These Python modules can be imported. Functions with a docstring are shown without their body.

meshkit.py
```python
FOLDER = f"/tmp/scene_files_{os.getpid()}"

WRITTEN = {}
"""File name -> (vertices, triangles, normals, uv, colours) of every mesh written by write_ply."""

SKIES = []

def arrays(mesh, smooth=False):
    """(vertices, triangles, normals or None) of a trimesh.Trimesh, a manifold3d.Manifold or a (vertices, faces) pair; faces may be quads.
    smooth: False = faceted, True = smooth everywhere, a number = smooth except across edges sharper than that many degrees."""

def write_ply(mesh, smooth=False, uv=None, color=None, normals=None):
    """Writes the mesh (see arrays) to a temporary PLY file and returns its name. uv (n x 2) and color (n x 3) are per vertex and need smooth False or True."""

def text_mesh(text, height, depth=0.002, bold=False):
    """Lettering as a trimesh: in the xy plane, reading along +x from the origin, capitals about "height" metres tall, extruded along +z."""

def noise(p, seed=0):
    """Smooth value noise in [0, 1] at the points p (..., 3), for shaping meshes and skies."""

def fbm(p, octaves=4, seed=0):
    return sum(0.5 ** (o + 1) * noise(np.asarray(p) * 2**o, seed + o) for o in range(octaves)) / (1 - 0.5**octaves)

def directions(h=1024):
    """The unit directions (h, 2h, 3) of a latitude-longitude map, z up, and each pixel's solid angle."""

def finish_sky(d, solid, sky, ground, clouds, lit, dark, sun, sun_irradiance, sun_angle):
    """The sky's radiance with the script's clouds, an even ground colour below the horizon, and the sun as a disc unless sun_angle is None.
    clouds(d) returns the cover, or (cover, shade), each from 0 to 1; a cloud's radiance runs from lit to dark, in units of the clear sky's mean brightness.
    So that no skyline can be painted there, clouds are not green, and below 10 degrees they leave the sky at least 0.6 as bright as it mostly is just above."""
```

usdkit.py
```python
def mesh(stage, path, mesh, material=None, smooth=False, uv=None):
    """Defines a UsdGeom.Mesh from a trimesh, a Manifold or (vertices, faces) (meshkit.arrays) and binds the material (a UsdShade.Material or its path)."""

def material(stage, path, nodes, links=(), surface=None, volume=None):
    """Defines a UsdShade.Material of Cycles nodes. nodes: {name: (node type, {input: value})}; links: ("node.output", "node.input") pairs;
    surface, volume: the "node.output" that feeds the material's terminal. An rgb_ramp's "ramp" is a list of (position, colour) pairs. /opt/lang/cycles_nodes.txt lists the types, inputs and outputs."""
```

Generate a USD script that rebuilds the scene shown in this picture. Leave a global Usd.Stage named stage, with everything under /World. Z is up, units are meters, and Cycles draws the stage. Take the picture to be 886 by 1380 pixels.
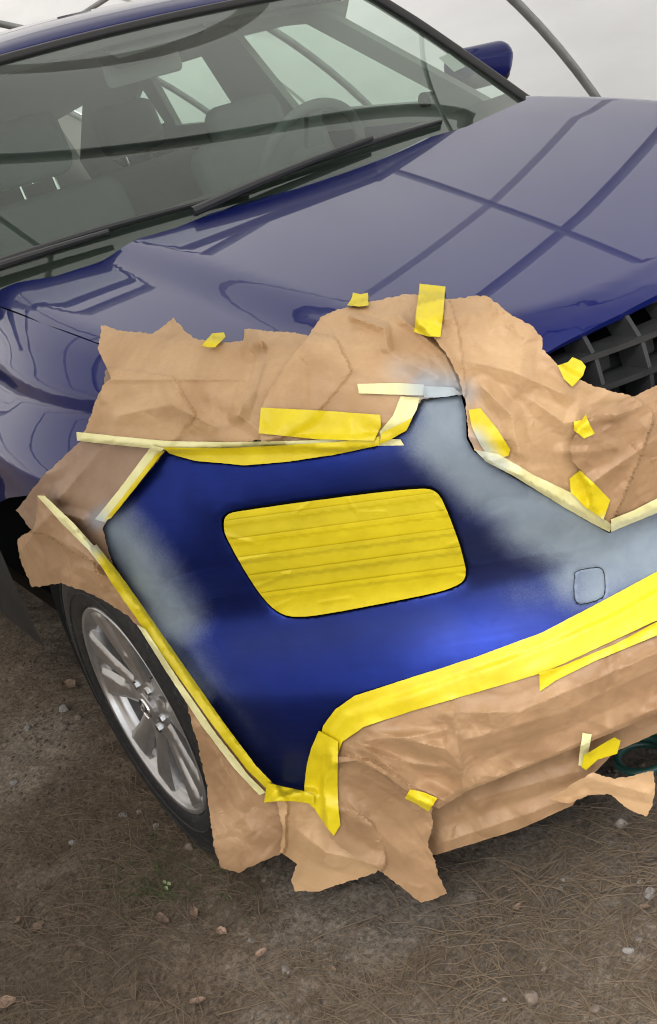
import math, numpy as np, trimesh, shapely, usdkit, meshkit
from shapely.geometry import Polygon, Point, LineString
from scipy.spatial import Delaunay, cKDTree
from scipy.interpolate import PchipInterpolator, CubicSpline, LinearNDInterpolator
from scipy.ndimage import gaussian_filter, map_coordinates, minimum_filter
from pxr import Usd, UsdGeom, UsdLux, UsdShade, Gf, Sdf, Vt
rng = np.random.default_rng(7)
stage = Usd.Stage.CreateInMemory()
UsdGeom.SetStageUpAxis(stage, UsdGeom.Tokens.z); UsdGeom.SetStageMetersPerUnit(stage, 1.0)
UsdGeom.Xform.Define(stage, '/World'); UsdGeom.Scope.Define(stage, '/World/Looks')
# ------------------------------------------------------------------ camera, sky, sun, exposure
CAM = np.array([0.9038, -1.3786, 1.3550]); YAW, PITCH, ROLL, FOC = 2.63674, 0.36631, -0.29149, 1400.0
EXPOSURE = 1.8
SKY, SUN, ELEV, AZ = 0.10, 0.42, math.radians(56), math.radians(-58)     # AZ: direction to the sun, from +x towards +y

def basis():
    f = np.array([math.cos(PITCH)*math.cos(YAW), math.cos(PITCH)*math.sin(YAW), -math.sin(PITCH)])
    r = np.cross(f, [0, 0, 1]); r /= np.linalg.norm(r); u = np.cross(r, f); c, s = math.cos(ROLL), math.sin(ROLL)
    return c*r + s*u, -s*r + c*u, f
RT, UP, FW = basis()
cam = UsdGeom.Camera.Define(stage, '/World/camera')
mt = np.eye(4); mt[0, :3], mt[1, :3], mt[2, :3], mt[3, :3] = RT, UP, -FW, CAM
cam.AddTransformOp().Set(Gf.Matrix4d(*mt.ravel().tolist()))
cam.CreateHorizontalApertureAttr(36.0); cam.CreateVerticalApertureAttr(36.0*1380/886); cam.CreateFocalLengthAttr(36.0*FOC/886)
cam.CreateClippingRangeAttr(Gf.Vec2f(0.05, 500)); cam.CreateExposureAttr(EXPOSURE)
sund = np.array([math.cos(ELEV)*math.cos(AZ), math.cos(ELEV)*math.sin(AZ), math.sin(ELEV)])
dome = UsdLux.DomeLight.Define(stage, '/World/sky'); dome.CreateIntensityAttr(1.0)
dome.GetPrim().SetCustomDataByKey('kind', 'structure')
skym = usdkit.material(stage, '/World/Looks/sky', {
    's': ('sky_texture', {'sky_type': 'single_scattering', 'sun_disc': False, 'sun_elevation': ELEV, 'sun_rotation': math.atan2(sund[0], sund[1])}),
    'h': ('hsv', {'saturation': 0.15}), 'b': ('background_shader', {'strength': SKY})},
    [('s.color', 'h.color'), ('h.color', 'b.color')], surface='b.background')
UsdShade.MaterialBindingAPI.Apply(dome.GetPrim()).Bind(skym)
sun = UsdLux.DistantLight.Define(stage, '/World/sun'); sun.CreateIntensityAttr(SUN); sun.CreateAngleAttr(40.0); sun.CreateNormalizeAttr(True)
sun.CreateColorAttr(Gf.Vec3f(1.0, 0.965, 0.92))
zz = sund; xx_ = np.cross([0, 0, 1], zz); xx_ /= np.linalg.norm(xx_); yy_ = np.cross(zz, xx_)
m4 = np.eye(4); m4[0, :3], m4[1, :3], m4[2, :3] = xx_, yy_, zz
sun.AddTransformOp().Set(Gf.Matrix4d(*m4.ravel().tolist()))

# ------------------------------------------------------------------ materials
def mat(name, nodes, links, surface='p.BSDF'):
    return usdkit.material(stage, '/World/Looks/' + name, nodes, links, surface=surface)
def plain(name, col, rough=0.5, metallic=0.0, coat=0.0, bump=0.0, bscale=60., var=0.0, vscale=8., spec=0.5):
    nodes = {'g': ('texture_coordinate', {}), 'p': ('principled_bsdf', {'base_color': col, 'roughness': rough, 'metallic': metallic, 'coat_weight': coat, 'coat_roughness': 0.02, 'specular_ior_level': spec})}
    links = []
    if var:
        nodes['n'] = ('noise_texture', {'scale': vscale, 'detail': 5, 'roughness': 0.6})
        lo = tuple(c*(1-var) for c in col); hi = tuple(min(1, c*(1+var)) for c in col)
        nodes['r'] = ('rgb_ramp', {'ramp': [(0.3, lo), (0.7, hi)]})
        links += [('g.object', 'n.vector'), ('n.fac', 'r.fac'), ('r.color', 'p.base_color')]
    if bump:
        nodes['bn'] = ('noise_texture', {'scale': bscale, 'detail': 4}); nodes['b'] = ('bump', {'strength': bump, 'distance': 0.01})
        links += [('g.object', 'bn.vector'), ('bn.fac', 'b.height'), ('b.normal', 'p.normal')]
    return mat(name, nodes, links)
M = {}
M['paint'] = mat('car_paint', {'g': ('texture_coordinate', {}), 'n': ('noise_texture', {'scale': 900., 'detail': 1}),
    'r': ('rgb_ramp', {'ramp': [(0.35, (0.002, 0.0052, 0.062)), (0.65, (0.0036, 0.0095, 0.115))]}),
    'd': ('noise_texture', {'scale': 5., 'detail': 6}), 'dr': ('rgb_ramp', {'ramp': [(0.3, (0.004,)*3), (0.75, (0.022,)*3)]}),
    'p': ('principled_bsdf', {'metallic': 0.35, 'roughness': 0.38, 'coat_weight': 1.0, 'coat_ior': 1.34, 'specular_ior_level': 0.1})},
    [('g.object', 'n.vector'), ('g.object', 'd.vector'), ('d.fac', 'dr.fac'), ('dr.color', 'p.coat_roughness'), ('n.fac', 'r.fac'), ('r.color', 'p.base_color')])
# sanded / freshly sprayed bumper: matt metallic base coat, grey-blue primer where the 'primer' attribute says so
M['bumper'] = mat('bumper_paint', {'g': ('texture_coordinate', {}), 'a': ('attribute', {'attribute': 'primer'}), 'dk': ('attribute', {'attribute': 'dust'}),
    'n': ('noise_texture', {'scale': 430., 'detail': 4, 'roughness': 0.75}), 'n2': ('noise_texture', {'scale': 26., 'detail': 7, 'roughness': 0.65, 'distortion': 0.5}),
    'm1': ('math', {'math_type': 'multiply_add', 'value2': 0.42, 'value3': -0.21}), 'm2': ('math', {'math_type': 'multiply_add', 'value2': 0.18, 'value3': -0.09}),
    'ad': ('math', {'math_type': 'add'}), 'ad1': ('math', {'math_type': 'add'}), 'ad2': ('map_range', {'range_type': 'smoothstep', 'from_min': 0.10, 'from_max': 1.02, 'clamp': True}),
    'r': ('rgb_ramp', {'ramp': [(0.3, (0.008, 0.018, 0.135)), (0.7, (0.011, 0.025, 0.18))]}),
    'dc': ('mix', {'color2': (0.030, 0.040, 0.115)}), 'pr': ('rgb_ramp', {'ramp': [(0.3, (0.155, 0.195, 0.24)), (0.7, (0.20, 0.243, 0.288))]}),
    'c': ('mix', {}), 'iv': ('math', {'math_type': 'multiply_add', 'value2': -0.85, 'value3': 0.85}),
    'ns': ('noise_texture', {'scale': 9., 'detail': 5}), 'mp': ('mapping', {'scale': (1., 1., 16.)}), 'rr': ('map_range', {'to_min': 0.30, 'to_max': 0.42}),
    'ir': ('math', {'math_type': 'multiply_add', 'value2': 0.2}), 'p': ('principled_bsdf', {'specular_ior_level': 0.45})},
    [('g.object', 'n.vector'), ('g.object', 'n2.vector'), ('n.fac', 'm1.value1'), ('n2.fac', 'm2.value1'), ('m1.value', 'ad.value1'), ('m2.value', 'ad.value2'),
     ('ad.value', 'ad1.value1'), ('a.fac', 'ad1.value2'), ('ad1.value', 'ad2.value'), ('n2.fac', 'r.fac'), ('n2.fac', 'pr.fac'), ('r.color', 'dc.color1'), ('dk.fac', 'dc.fac'), ('dc.color', 'c.color1'), ('pr.color', 'c.color2'), ('ad2.result', 'c.fac'), ('c.color', 'p.base_color'),
     ('ad2.result', 'iv.value1'), ('iv.value', 'p.metallic'), ('g.object', 'mp.vector'), ('mp.vector', 'ns.vector'), ('ns.fac', 'rr.value'), ('ad2.result', 'ir.value1'), ('rr.result', 'ir.value3'), ('ir.value', 'p.roughness')])
def paper_mat(name, a, b):
    return mat(name, {'g': ('texture_coordinate', {}), 'o': ('attribute', {'attribute': 'primer'}),
        'n': ('noise_texture', {'scale': 6.5, 'detail': 7, 'roughness': 0.62, 'distortion': 0.7}), 'mp': ('mapping', {'scale': (20., 20., 260.)}), 'f': ('noise_texture', {'scale': 6., 'detail': 3}),
        'r': ('rgb_ramp', {'ramp': [(0.34, a), (0.64, b)]}), 'fx': ('mix', {'mix_type': 'multiply', 'fac': 0.25}), 'fr': ('rgb_ramp', {'ramp': [(0.3, (0.72, 0.70, 0.68)), (0.7, (1.0, 1.0, 1.0))]}),
        'c': ('mix', {'color2': (0.30, 0.36, 0.42)}),
        'dn': ('noise_texture', {'scale': 9., 'detail': 2}), 'wp': ('mix', {'mix_type': 'linear_light', 'fac': 0.06}), 'v': ('voronoi_texture', {'feature': 'distance_to_edge', 'scale': 19.}), 'v2': ('voronoi_texture', {'feature': 'distance_to_edge', 'scale': 47.}),
        'vr': ('map_range', {'from_max': 0.22, 'clamp': True}), 'vr2': ('map_range', {'from_max': 0.25, 'clamp': True}), 'gt': ('noise_texture', {'scale': 7., 'detail': 3}), 'gr': ('map_range', {'from_min': 0.44, 'from_max': 0.60, 'clamp': True}),
        'm2': ('math', {'math_type': 'multiply', 'value2': 0.5}), 'va': ('math', {'math_type': 'add'}), 'vg': ('math', {'math_type': 'multiply'}),
        'w': ('noise_texture', {'scale': 38., 'detail': 5, 'roughness': 0.55, 'distortion': 0.6}), 'b': ('bump', {'strength': 0.05, 'distance': 0.003}), 'b2': ('bump', {'strength': 0.18, 'distance': 0.004}),
        'p': ('principled_bsdf', {'roughness': 0.50, 'specular_ior_level': 0.4}), 't': ('translucent_bsdf', {}), 'x': ('mix_closure', {'fac': 0.12})},
        [('g.object', 'n.vector'), ('g.object', 'mp.vector'), ('mp.vector', 'f.vector'), ('g.object', 'w.vector'), ('n.fac', 'r.fac'), ('r.color', 'fx.color1'), ('f.fac', 'fr.fac'), ('fr.color', 'fx.color2'), ('fx.color', 'c.color1'), ('o.fac', 'c.fac'),
         ('g.object', 'dn.vector'), ('g.object', 'wp.color1'), ('dn.color', 'wp.color2'), ('wp.color', 'v.vector'), ('wp.color', 'v2.vector'), ('v.distance', 'vr.value'), ('v2.distance', 'vr2.value'), ('g.object', 'gt.vector'), ('gt.fac', 'gr.value'),
         ('vr2.result', 'm2.value1'), ('vr.result', 'va.value1'), ('m2.value', 'va.value2'), ('va.value', 'vg.value1'), ('gr.result', 'vg.value2'), ('vg.value', 'b2.height'), ('b.normal', 'b2.normal'),
         ('c.color', 'p.base_color'), ('c.color', 't.color'), ('w.fac', 'b.height'), ('b2.normal', 'p.normal'), ('p.BSDF', 'x.closure1'), ('t.BSDF', 'x.closure2')], surface='x.closure')
M['paper'] = paper_mat('kraft_paper', (0.44, 0.268, 0.132), (0.575, 0.372, 0.196))
M['paper2'] = paper_mat('kraft_paper_dark', (0.31, 0.182, 0.092), (0.45, 0.278, 0.148))
M['paper3'] = paper_mat('kraft_paper_thin', (0.27, 0.17, 0.108), (0.36, 0.238, 0.155))
def tape_mat(name, a, b, rough=0.42):
    return mat(name, {'g': ('texture_coordinate', {}), 'o': ('attribute', {'attribute': 'primer'}),
        'n': ('noise_texture', {'scale': 22., 'detail': 5, 'roughness': 0.6}), 'r': ('rgb_ramp', {'ramp': [(0.3, a), (0.7, b)]}), 'c': ('mix', {'color2': (0.33, 0.39, 0.45)}),
        'w': ('noise_texture', {'scale': 420., 'detail': 2}), 'w2': ('noise_texture', {'scale': 45., 'detail': 4, 'distortion': 1.0}), 'b': ('bump', {'strength': 0.10, 'distance': 0.001}), 'b2': ('bump', {'strength': 0.14, 'distance': 0.003}),
        'p': ('principled_bsdf', {'roughness': rough, 'specular_ior_level': 0.4})},
        [('g.object', 'n.vector'), ('g.object', 'w.vector'), ('g.object', 'w2.vector'), ('n.fac', 'r.fac'), ('r.color', 'c.color1'), ('o.fac', 'c.fac'), ('c.color', 'p.base_color'),
         ('w.fac', 'b.height'), ('b.normal', 'b2.normal'), ('w2.fac', 'b2.height'), ('b2.normal', 'p.normal')])
M['tape'] = tape_mat('yellow_tape', (0.56, 0.435, 0.006), (0.66, 0.53, 0.012))
M['tape_dull'] = tape_mat('yellow_tape_over_gap', (0.53, 0.42, 0.009), (0.62, 0.50, 0.016))
M['pale'] = tape_mat('pale_tape', (0.62, 0.58, 0.26), (0.74, 0.70, 0.38), 0.55)
M['tyre'] = mat('tyre_rubber', {'g': ('texture_coordinate', {}), 'n': ('noise_texture', {'scale': 85., 'detail': 5, 'roughness': 0.7}), 'n2': ('noise_texture', {'scale': 7., 'detail': 3}), 'x': ('math', {'math_type': 'multiply_add', 'value2': 0.35}),
    'r': ('rgb_ramp', {'ramp': [(0.66, (0.006, 0.006, 0.0065)), (0.82, (0.022, 0.021, 0.020)), (0.94, (0.10, 0.095, 0.09))]}), 'b': ('bump', {'strength': 0.3, 'distance': 0.006}), 'p': ('principled_bsdf', {'roughness': 0.6, 'specular_ior_level': 0.35})},
    [('g.object', 'n.vector'), ('g.object', 'n2.vector'), ('n2.fac', 'x.value1'), ('n.fac', 'x.value3'), ('x.value', 'r.fac'), ('r.color', 'p.base_color'), ('n.fac', 'b.height'), ('b.normal', 'p.normal')])
M['alloy'] = plain('alloy_silver', (0.40, 0.39, 0.38), 0.26, metallic=0.85, var=0.12, vscale=30.)
M['alloy_dark'] = plain('alloy_dark_grey', (0.12, 0.115, 0.11), 0.5, metallic=0.4, var=0.3, vscale=30.)  # darker, duller alloy for the barrel and brake disc
M['chrome'] = plain('chrome', (0.75, 0.75, 0.75), 0.08, metallic=1.0)
M['black'] = plain('black_plastic', (0.014, 0.014, 0.015), 0.38, bump=0.08, bscale=400.)
M['black_matt'] = plain('black_matt', (0.006, 0.006, 0.006), 0.8)
M['grille'] = plain('grille_plastic', (0.016, 0.0165, 0.017), 0.45, bump=0.1, bscale=500., var=0.3, vscale=25.)
M['clad'] = plain('grey_cladding', (0.011, 0.0105, 0.0105), 0.7, bump=0.1, bscale=500., var=0.35, vscale=9., spec=0.2)
M['frit'] = plain('dotted_frit', (0.030, 0.029, 0.028), 0.6, spec=0.3)
M['dash'] = plain('dashboard_plastic', (0.17, 0.18, 0.17), 0.7, bump=0.1, bscale=300.)
M['trim'] = plain('cabin_trim', (0.27, 0.28, 0.262), 0.8)
M['headliner'] = plain('headliner', (0.42, 0.42, 0.40), 0.9)
M['seat'] = plain('seat_fabric', (0.13, 0.135, 0.13), 0.85, bump=0.2, bscale=300.)
M['galv'] = plain('galvanised_steel', (0.34, 0.345, 0.345), 0.45, metallic=0.5, var=0.25, vscale=6.)
def glass(name, tint, base=0.05, k=0.8, gl=(1, 1, 1)):
    return mat(name, {'f': ('layer_weight', {'blend': 0.5}), 'w': ('math', {'math_type': 'power', 'value2': 4.0}), 'm': ('math', {'math_type': 'multiply_add', 'value2': k, 'value3': base}), 't': ('transparent_bsdf', {'color': tint}), 'g': ('glossy_bsdf', {'color': gl, 'roughness': 0.0}), 'x': ('mix_closure', {})},
               [('f.facing', 'w.value1'), ('w.value', 'm.value1'), ('m.value', 'x.fac'), ('t.BSDF', 'x.closure1'), ('g.BSDF', 'x.closure2')], surface='x.closure')
M['glass'] = glass('windscreen_glass', (0.72, 0.84, 0.76), 0.055, 0.9, (0.93, 1.0, 0.955))
M['side_glass'] = glass('side_glass', (0.88, 0.94, 0.90))
M['film'] = mat('tunnel_film', {'g': ('texture_coordinate', {}), 'n': ('noise_texture', {'scale': 1.6, 'detail': 7, 'roughness': 0.6, 'distortion': 0.8}), 'mp': ('mapping', {'scale': (0.5, 1.6, 1.6)}),
    'r': ('rgb_ramp', {'ramp': [(0.3, (0.52, 0.503, 0.478)), (0.7, (0.575, 0.56, 0.533))]}), 'w': ('noise_texture', {'scale': 2.5, 'detail': 4}), 'b': ('bump', {'strength': 0.25, 'distance': 0.05}),
    'd': ('diffuse_bsdf', {}), 't': ('translucent_bsdf', {}), 'x': ('mix_closure', {'fac': 0.62})},
    [('g.object', 'mp.vector'), ('mp.vector', 'n.vector'), ('n.fac', 'r.fac'), ('r.color', 'd.color'), ('r.color', 't.color'), ('mp.vector', 'w.vector'), ('w.fac', 'b.height'), ('b.normal', 'd.normal'), ('d.BSDF', 'x.closure1'), ('t.BSDF', 'x.closure2')], surface='x.closure')
M['soil'] = mat('soil', {'g': ('geometry', {}), 'n': ('noise_texture', {'scale': 3.2, 'detail': 6, 'roughness': 0.65}), 'n2': ('noise_texture', {'scale': 95., 'detail': 7, 'roughness': 0.8}),
    'a': ('attribute', {'attribute': 'gravel'}), 'dm': ('attribute', {'attribute': 'car_shade'}),
    'r': ('rgb_ramp', {'ramp': [(0.3, (0.125, 0.092, 0.066)), (0.55, (0.215, 0.166, 0.122)), (0.75, (0.32, 0.26, 0.20))]}),
    'r2': ('rgb_ramp', {'ramp': [(0.40, (0.34, 0.33, 0.32)), (0.62, (1.35, 1.35, 1.35))]}),
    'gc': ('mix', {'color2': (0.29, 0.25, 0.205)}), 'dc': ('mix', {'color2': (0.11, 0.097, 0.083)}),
    'x': ('mix', {'mix_type': 'multiply', 'fac': 0.85}), 'b': ('bump', {'strength': 0.8, 'distance': 0.012}), 'p': ('principled_bsdf', {'roughness': 0.95, 'specular_ior_level': 0.2})},
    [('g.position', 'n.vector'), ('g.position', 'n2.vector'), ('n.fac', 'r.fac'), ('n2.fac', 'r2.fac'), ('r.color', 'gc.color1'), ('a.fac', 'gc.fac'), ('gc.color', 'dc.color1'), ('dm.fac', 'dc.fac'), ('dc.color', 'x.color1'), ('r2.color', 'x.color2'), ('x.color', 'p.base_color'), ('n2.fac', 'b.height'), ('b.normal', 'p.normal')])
def island(name, ramp, rough=0.8, transl=0.0):
    nodes = {'g': ('geometry', {}), 'r': ('rgb_ramp', {'ramp': ramp}), 'p': ('principled_bsdf', {'roughness': rough, 'specular_ior_level': 0.3})}
    links = [('g.random_per_island', 'r.fac'), ('r.color', 'p.base_color')]
    if transl:
        nodes['t'] = ('translucent_bsdf', {}); nodes['x'] = ('mix_closure', {'fac': transl})
        links += [('r.color', 't.color'), ('p.BSDF', 'x.closure1'), ('t.BSDF', 'x.closure2')]
        return mat(name, nodes, links, 'x.closure')
    return mat(name, nodes, links)
M['straw'] = island('dry_straw', [(0, (0.13, 0.095, 0.062)), (0.4, (0.30, 0.23, 0.15)), (0.75, (0.50, 0.40, 0.27)), (1, (0.72, 0.61, 0.43))])
M['green'] = island('green_blades', [(0, (0.045, 0.075, 0.02)), (1, (0.11, 0.15, 0.045))], 0.6, 0.2)
M['pebble'] = island('pebble', [(0, (0.09, 0.07, 0.052)), (0.5, (0.20, 0.168, 0.135)), (0.85, (0.19, 0.168, 0.142)), (1, (0.45, 0.42, 0.37))], 0.85)
M['stone_a'] = plain('stone_grey', (0.20, 0.185, 0.17), 0.85, bump=0.5, bscale=150., var=0.35, vscale=60.)
M['stone_b'] = plain('stone_brown', (0.15, 0.115, 0.09), 0.85, bump=0.5, bscale=150., var=0.35, vscale=60.)
M['stone_c'] = plain('stone_pale', (0.19, 0.168, 0.142), 0.8, bump=0.5, bscale=150., var=0.3, vscale=60.)
M['leaf'] = plain('dead_leaf', (0.16, 0.105, 0.07), 0.7, bump=0.4, bscale=90., var=0.4, vscale=50.)
M['leaf_pale'] = plain('dead_leaf_pale', (0.27, 0.18, 0.125), 0.7, bump=0.4, bscale=90., var=0.3, vscale=50.)
M['foliage'] = island('bush_leaves', [(0, (0.03, 0.06, 0.015)), (1, (0.10, 0.16, 0.04))], 0.6, 0.3)
M['bark'] = plain('bark', (0.10, 0.075, 0.055), 0.9, bump=0.5, bscale=30., var=0.3)
M['hose'] = plain('green_hose', (0.012, 0.045, 0.035), 0.4)

# ------------------------------------------------------------------ scene helpers
NAMES = {}
def path_for(name, parent):
    base = parent or '/World'; k = (base, name); n = NAMES.get(k, 0); NAMES[k] = n + 1
    return f'{base}/{name}' if n == 0 else f'{base}/{name}_{n:03d}'
def tag(prim, label=None, cat=None, group=None, kind=None):
    p = prim if isinstance(prim, Usd.Prim) else stage.GetPrimAtPath(prim)
    for k, v in (('label', label), ('category', cat), ('group', group), ('kind', kind)):
        if v: p.SetCustomDataByKey(k, v)
    return p
def xform(name, parent=None, **kw):
    p = path_for(name, parent); UsdGeom.Xform.Define(stage, p); tag(p, **kw); return p
def obj(name, mesh, m, parent=None, smooth=30, attrs=None, **kw):
    p = path_for(name, parent)
    if attrs and smooth is not True and smooth != 30:
        v, f, n = meshkit.arrays(mesh, smooth); near = cKDTree(np.asarray(mesh.vertices)).query(v)[1]
        g = usdkit.mesh(stage, p, (v, f), M[m]); g.CreateNormalsAttr(Vt.Vec3fArray.FromNumpy(n.astype(np.float32))); g.SetNormalsInterpolation('vertex')
        attrs = {k: np.asarray(a_)[near] for k, a_ in attrs.items()}
    else: g = usdkit.mesh(stage, p, mesh, M[m], smooth=True if attrs else smooth)
    for k, v in (attrs or {}).items():
        UsdGeom.PrimvarsAPI(g).CreatePrimvar(k, Sdf.ValueTypeNames.FloatArray, 'vertex').Set(Vt.FloatArray.FromNumpy(np.asarray(v, np.float32)))
    tag(p, **kw); return p
def tm(v, f): return trimesh.Trimesh(np.asarray(v, float), np.asarray(f, int), process=False)
def cat_(ms): return trimesh.util.concatenate(ms)
def box(c, s, r=None):
    b = trimesh.creation.box(s)
    if r is not None: b.apply_transform(r)
    b.apply_translation(c); return b
def rbox(c, s, rad=0.01):
    import manifold3d as m3
    sp = m3.Manifold.sphere(rad, 12); h = np.array(s)/2 - rad
    pts = [sp.translate([sx*h[0], sy*h[1], sz*h[2]]) for sx in (-1, 1) for sy in (-1, 1) for sz in (-1, 1)]
    mm = m3.Manifold.batch_hull(pts).to_mesh()
    t = tm(mm.vert_properties[:, :3], mm.tri_verts); t.apply_translation(c); return t
def tube(pts, rad, n=8, cap=True):
    P = np.asarray(pts, float); rad = np.broadcast_to(np.asarray(rad, float), (len(P),))
    T = np.gradient(P, axis=0); T /= np.linalg.norm(T, axis=1, keepdims=True) + 1e-12
    up = np.array([0, 0, 1.]) if abs(T[0][2]) < 0.9 else np.array([1., 0, 0])
    rows = []; A = np.cross(T[0], up); A /= np.linalg.norm(A)
    for i in range(len(P)):
        A = A - T[i]*(A@T[i]); A /= np.linalg.norm(A) + 1e-12; B = np.cross(T[i], A)
        a = np.linspace(0, 2*np.pi, n, endpoint=False)
        rows.append(P[i] + rad[i]*(np.cos(a)[:, None]*A + np.sin(a)[:, None]*B))
    V = np.vstack(rows); Fc = []
    for i in range(len(P)-1):
        for k in range(n):
            a, b = i*n+k, i*n+(k+1) % n; Fc += [[a, b, b+n], [a, b+n, a+n]]
    if cap:
        V = np.vstack([V, P[0], P[-1]]); c0, c1 = len(V)-2, len(V)-1
        for k in range(n): Fc += [[c0, (k+1) % n, k], [c1, (len(P)-1)*n+k, (len(P)-1)*n+(k+1) % n]]
    return tm(V, Fc)
def gridmesh(P):
    a, b = P.shape[:2]; i = np.arange(a*b).reshape(a, b)
    q = np.stack([i[:-1, :-1], i[1:, :-1], i[1:, 1:], i[:-1, 1:]], -1).reshape(-1, 4)
    return tm(P.reshape(-1, 3), np.vstack([q[:, [0, 1, 2]], q[:, [0, 2, 3]]]))
def solid(V, Fc, N, th):
    """gives a sheet thickness: a back layer th below along -N and a rim"""
    n = len(V); e = np.sort(np.vstack([Fc[:, [0, 1]], Fc[:, [1, 2]], Fc[:, [2, 0]]]), axis=1)
    d = np.vstack([Fc[:, [0, 1]], Fc[:, [1, 2]], Fc[:, [2, 0]]])
    _, inv, cnt = np.unique(e, axis=0, return_inverse=True, return_counts=True)
    bd = d[cnt[inv.ravel()] == 1]
    rim = np.vstack([np.stack([bd[:, 1], bd[:, 0], bd[:, 0]+n], 1), np.stack([bd[:, 1], bd[:, 0]+n, bd[:, 1]+n], 1)])
    return np.vstack([V, V - N*th]), np.vstack([Fc, Fc[:, ::-1]+n, rim])

# ------------------------------------------------------------------ the shape of the car's front: one smooth implicit body
def rays(p):
    p = np.atleast_2d(np.asarray(p, float))
    d = (p[:, :1]-443)/FOC*RT - (p[:, 1:2]-690)/FOC*UP + FW
    return d/np.linalg.norm(d, axis=1, keepdims=True)
def pr(P):
    q = np.atleast_2d(P) - CAM; return np.stack([443+FOC*(q@RT)/(q@FW), 690-FOC*(q@UP)/(q@FW)], 1)
def at(p, axis, val):
    d = rays([p])[0]; return CAM + d*(val-CAM[axis])/d[axis]
def sstep(a, b, x):
    t = np.clip((x-a)/(b-a), 0, 1); return t*t*(3-2*t)
def table(zs_, es_, sig=.022):
    zf = np.arange(-.5, 1.9, .005); e = gaussian_filter(PchipInterpolator(zs_, es_)(np.clip(zf, zs_[0], zs_[-1])), sig/.005); return CubicSpline(zf[::4], e[::4])
EZ = table([-.3, 0, .2, .30, .42, .50, .57, .63, .76, .86, .95, 1.05, 1.2, 1.6], [.02, .02, .03, .03, .006, .0, .040, .064, .030, .022, .045, .085, .17, .5])
EZ2 = table([-.3, 0, .2, .30, .45, .60, .76, .86, .95, 1.05, 1.2, 1.6], [-.01, -.01, .0, .01, .004, .0, .0, .0, .014, .06, .14, .5])
def smax(a, b, k):
    h = np.clip(.5+.5*(a-b)/k, 0, 1); return a*h + b*(1-h) + k*h*(1-h)
def hoodz(x, y):
    ay = np.abs(y); s = -x-.1
    return .980+.235*s-.02*np.clip(s, 0, 9)**2-.006*(ay/.7)**2-.05*np.clip(ay-.55, 0, 9)**1.5-.022*sstep(-.49, -.59, y)*sstep(0, .4, s)+.012*np.clip(y/.8, 0, 1)**2
def body(P):
    x, y, z = P[:, 0], P[:, 1], P[:, 2]; ay = np.abs(y); xx = np.clip((x+1.1)/1.1, 0, 9)
    r = (xx**2.15+(ay/.94)**2.15)**(1/2.15); w = sstep(.955, .80, ay)
    fl = .040*np.exp(-((x+.66)/.17)**2)*sstep(1.0, .72, z)*sstep(.55, .80, ay)          # flared arch
    return smax((r-1)*.97+EZ(z)*w+EZ2(z)*(1-w)-fl, z-hoodz(x, y), .06)
def screen(P):                                   # the windscreen's surface
    x, y, z = P.T
    return (x+1.10+.18*(y/.75)**2*np.clip(1-2.0*(z-1.2), .1, 1)+(z-1.2)*1.65)/1.93
def side_left(P): return -(P[:, 1]-.82+.42*(P[:, 2]-1.15))
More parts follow.
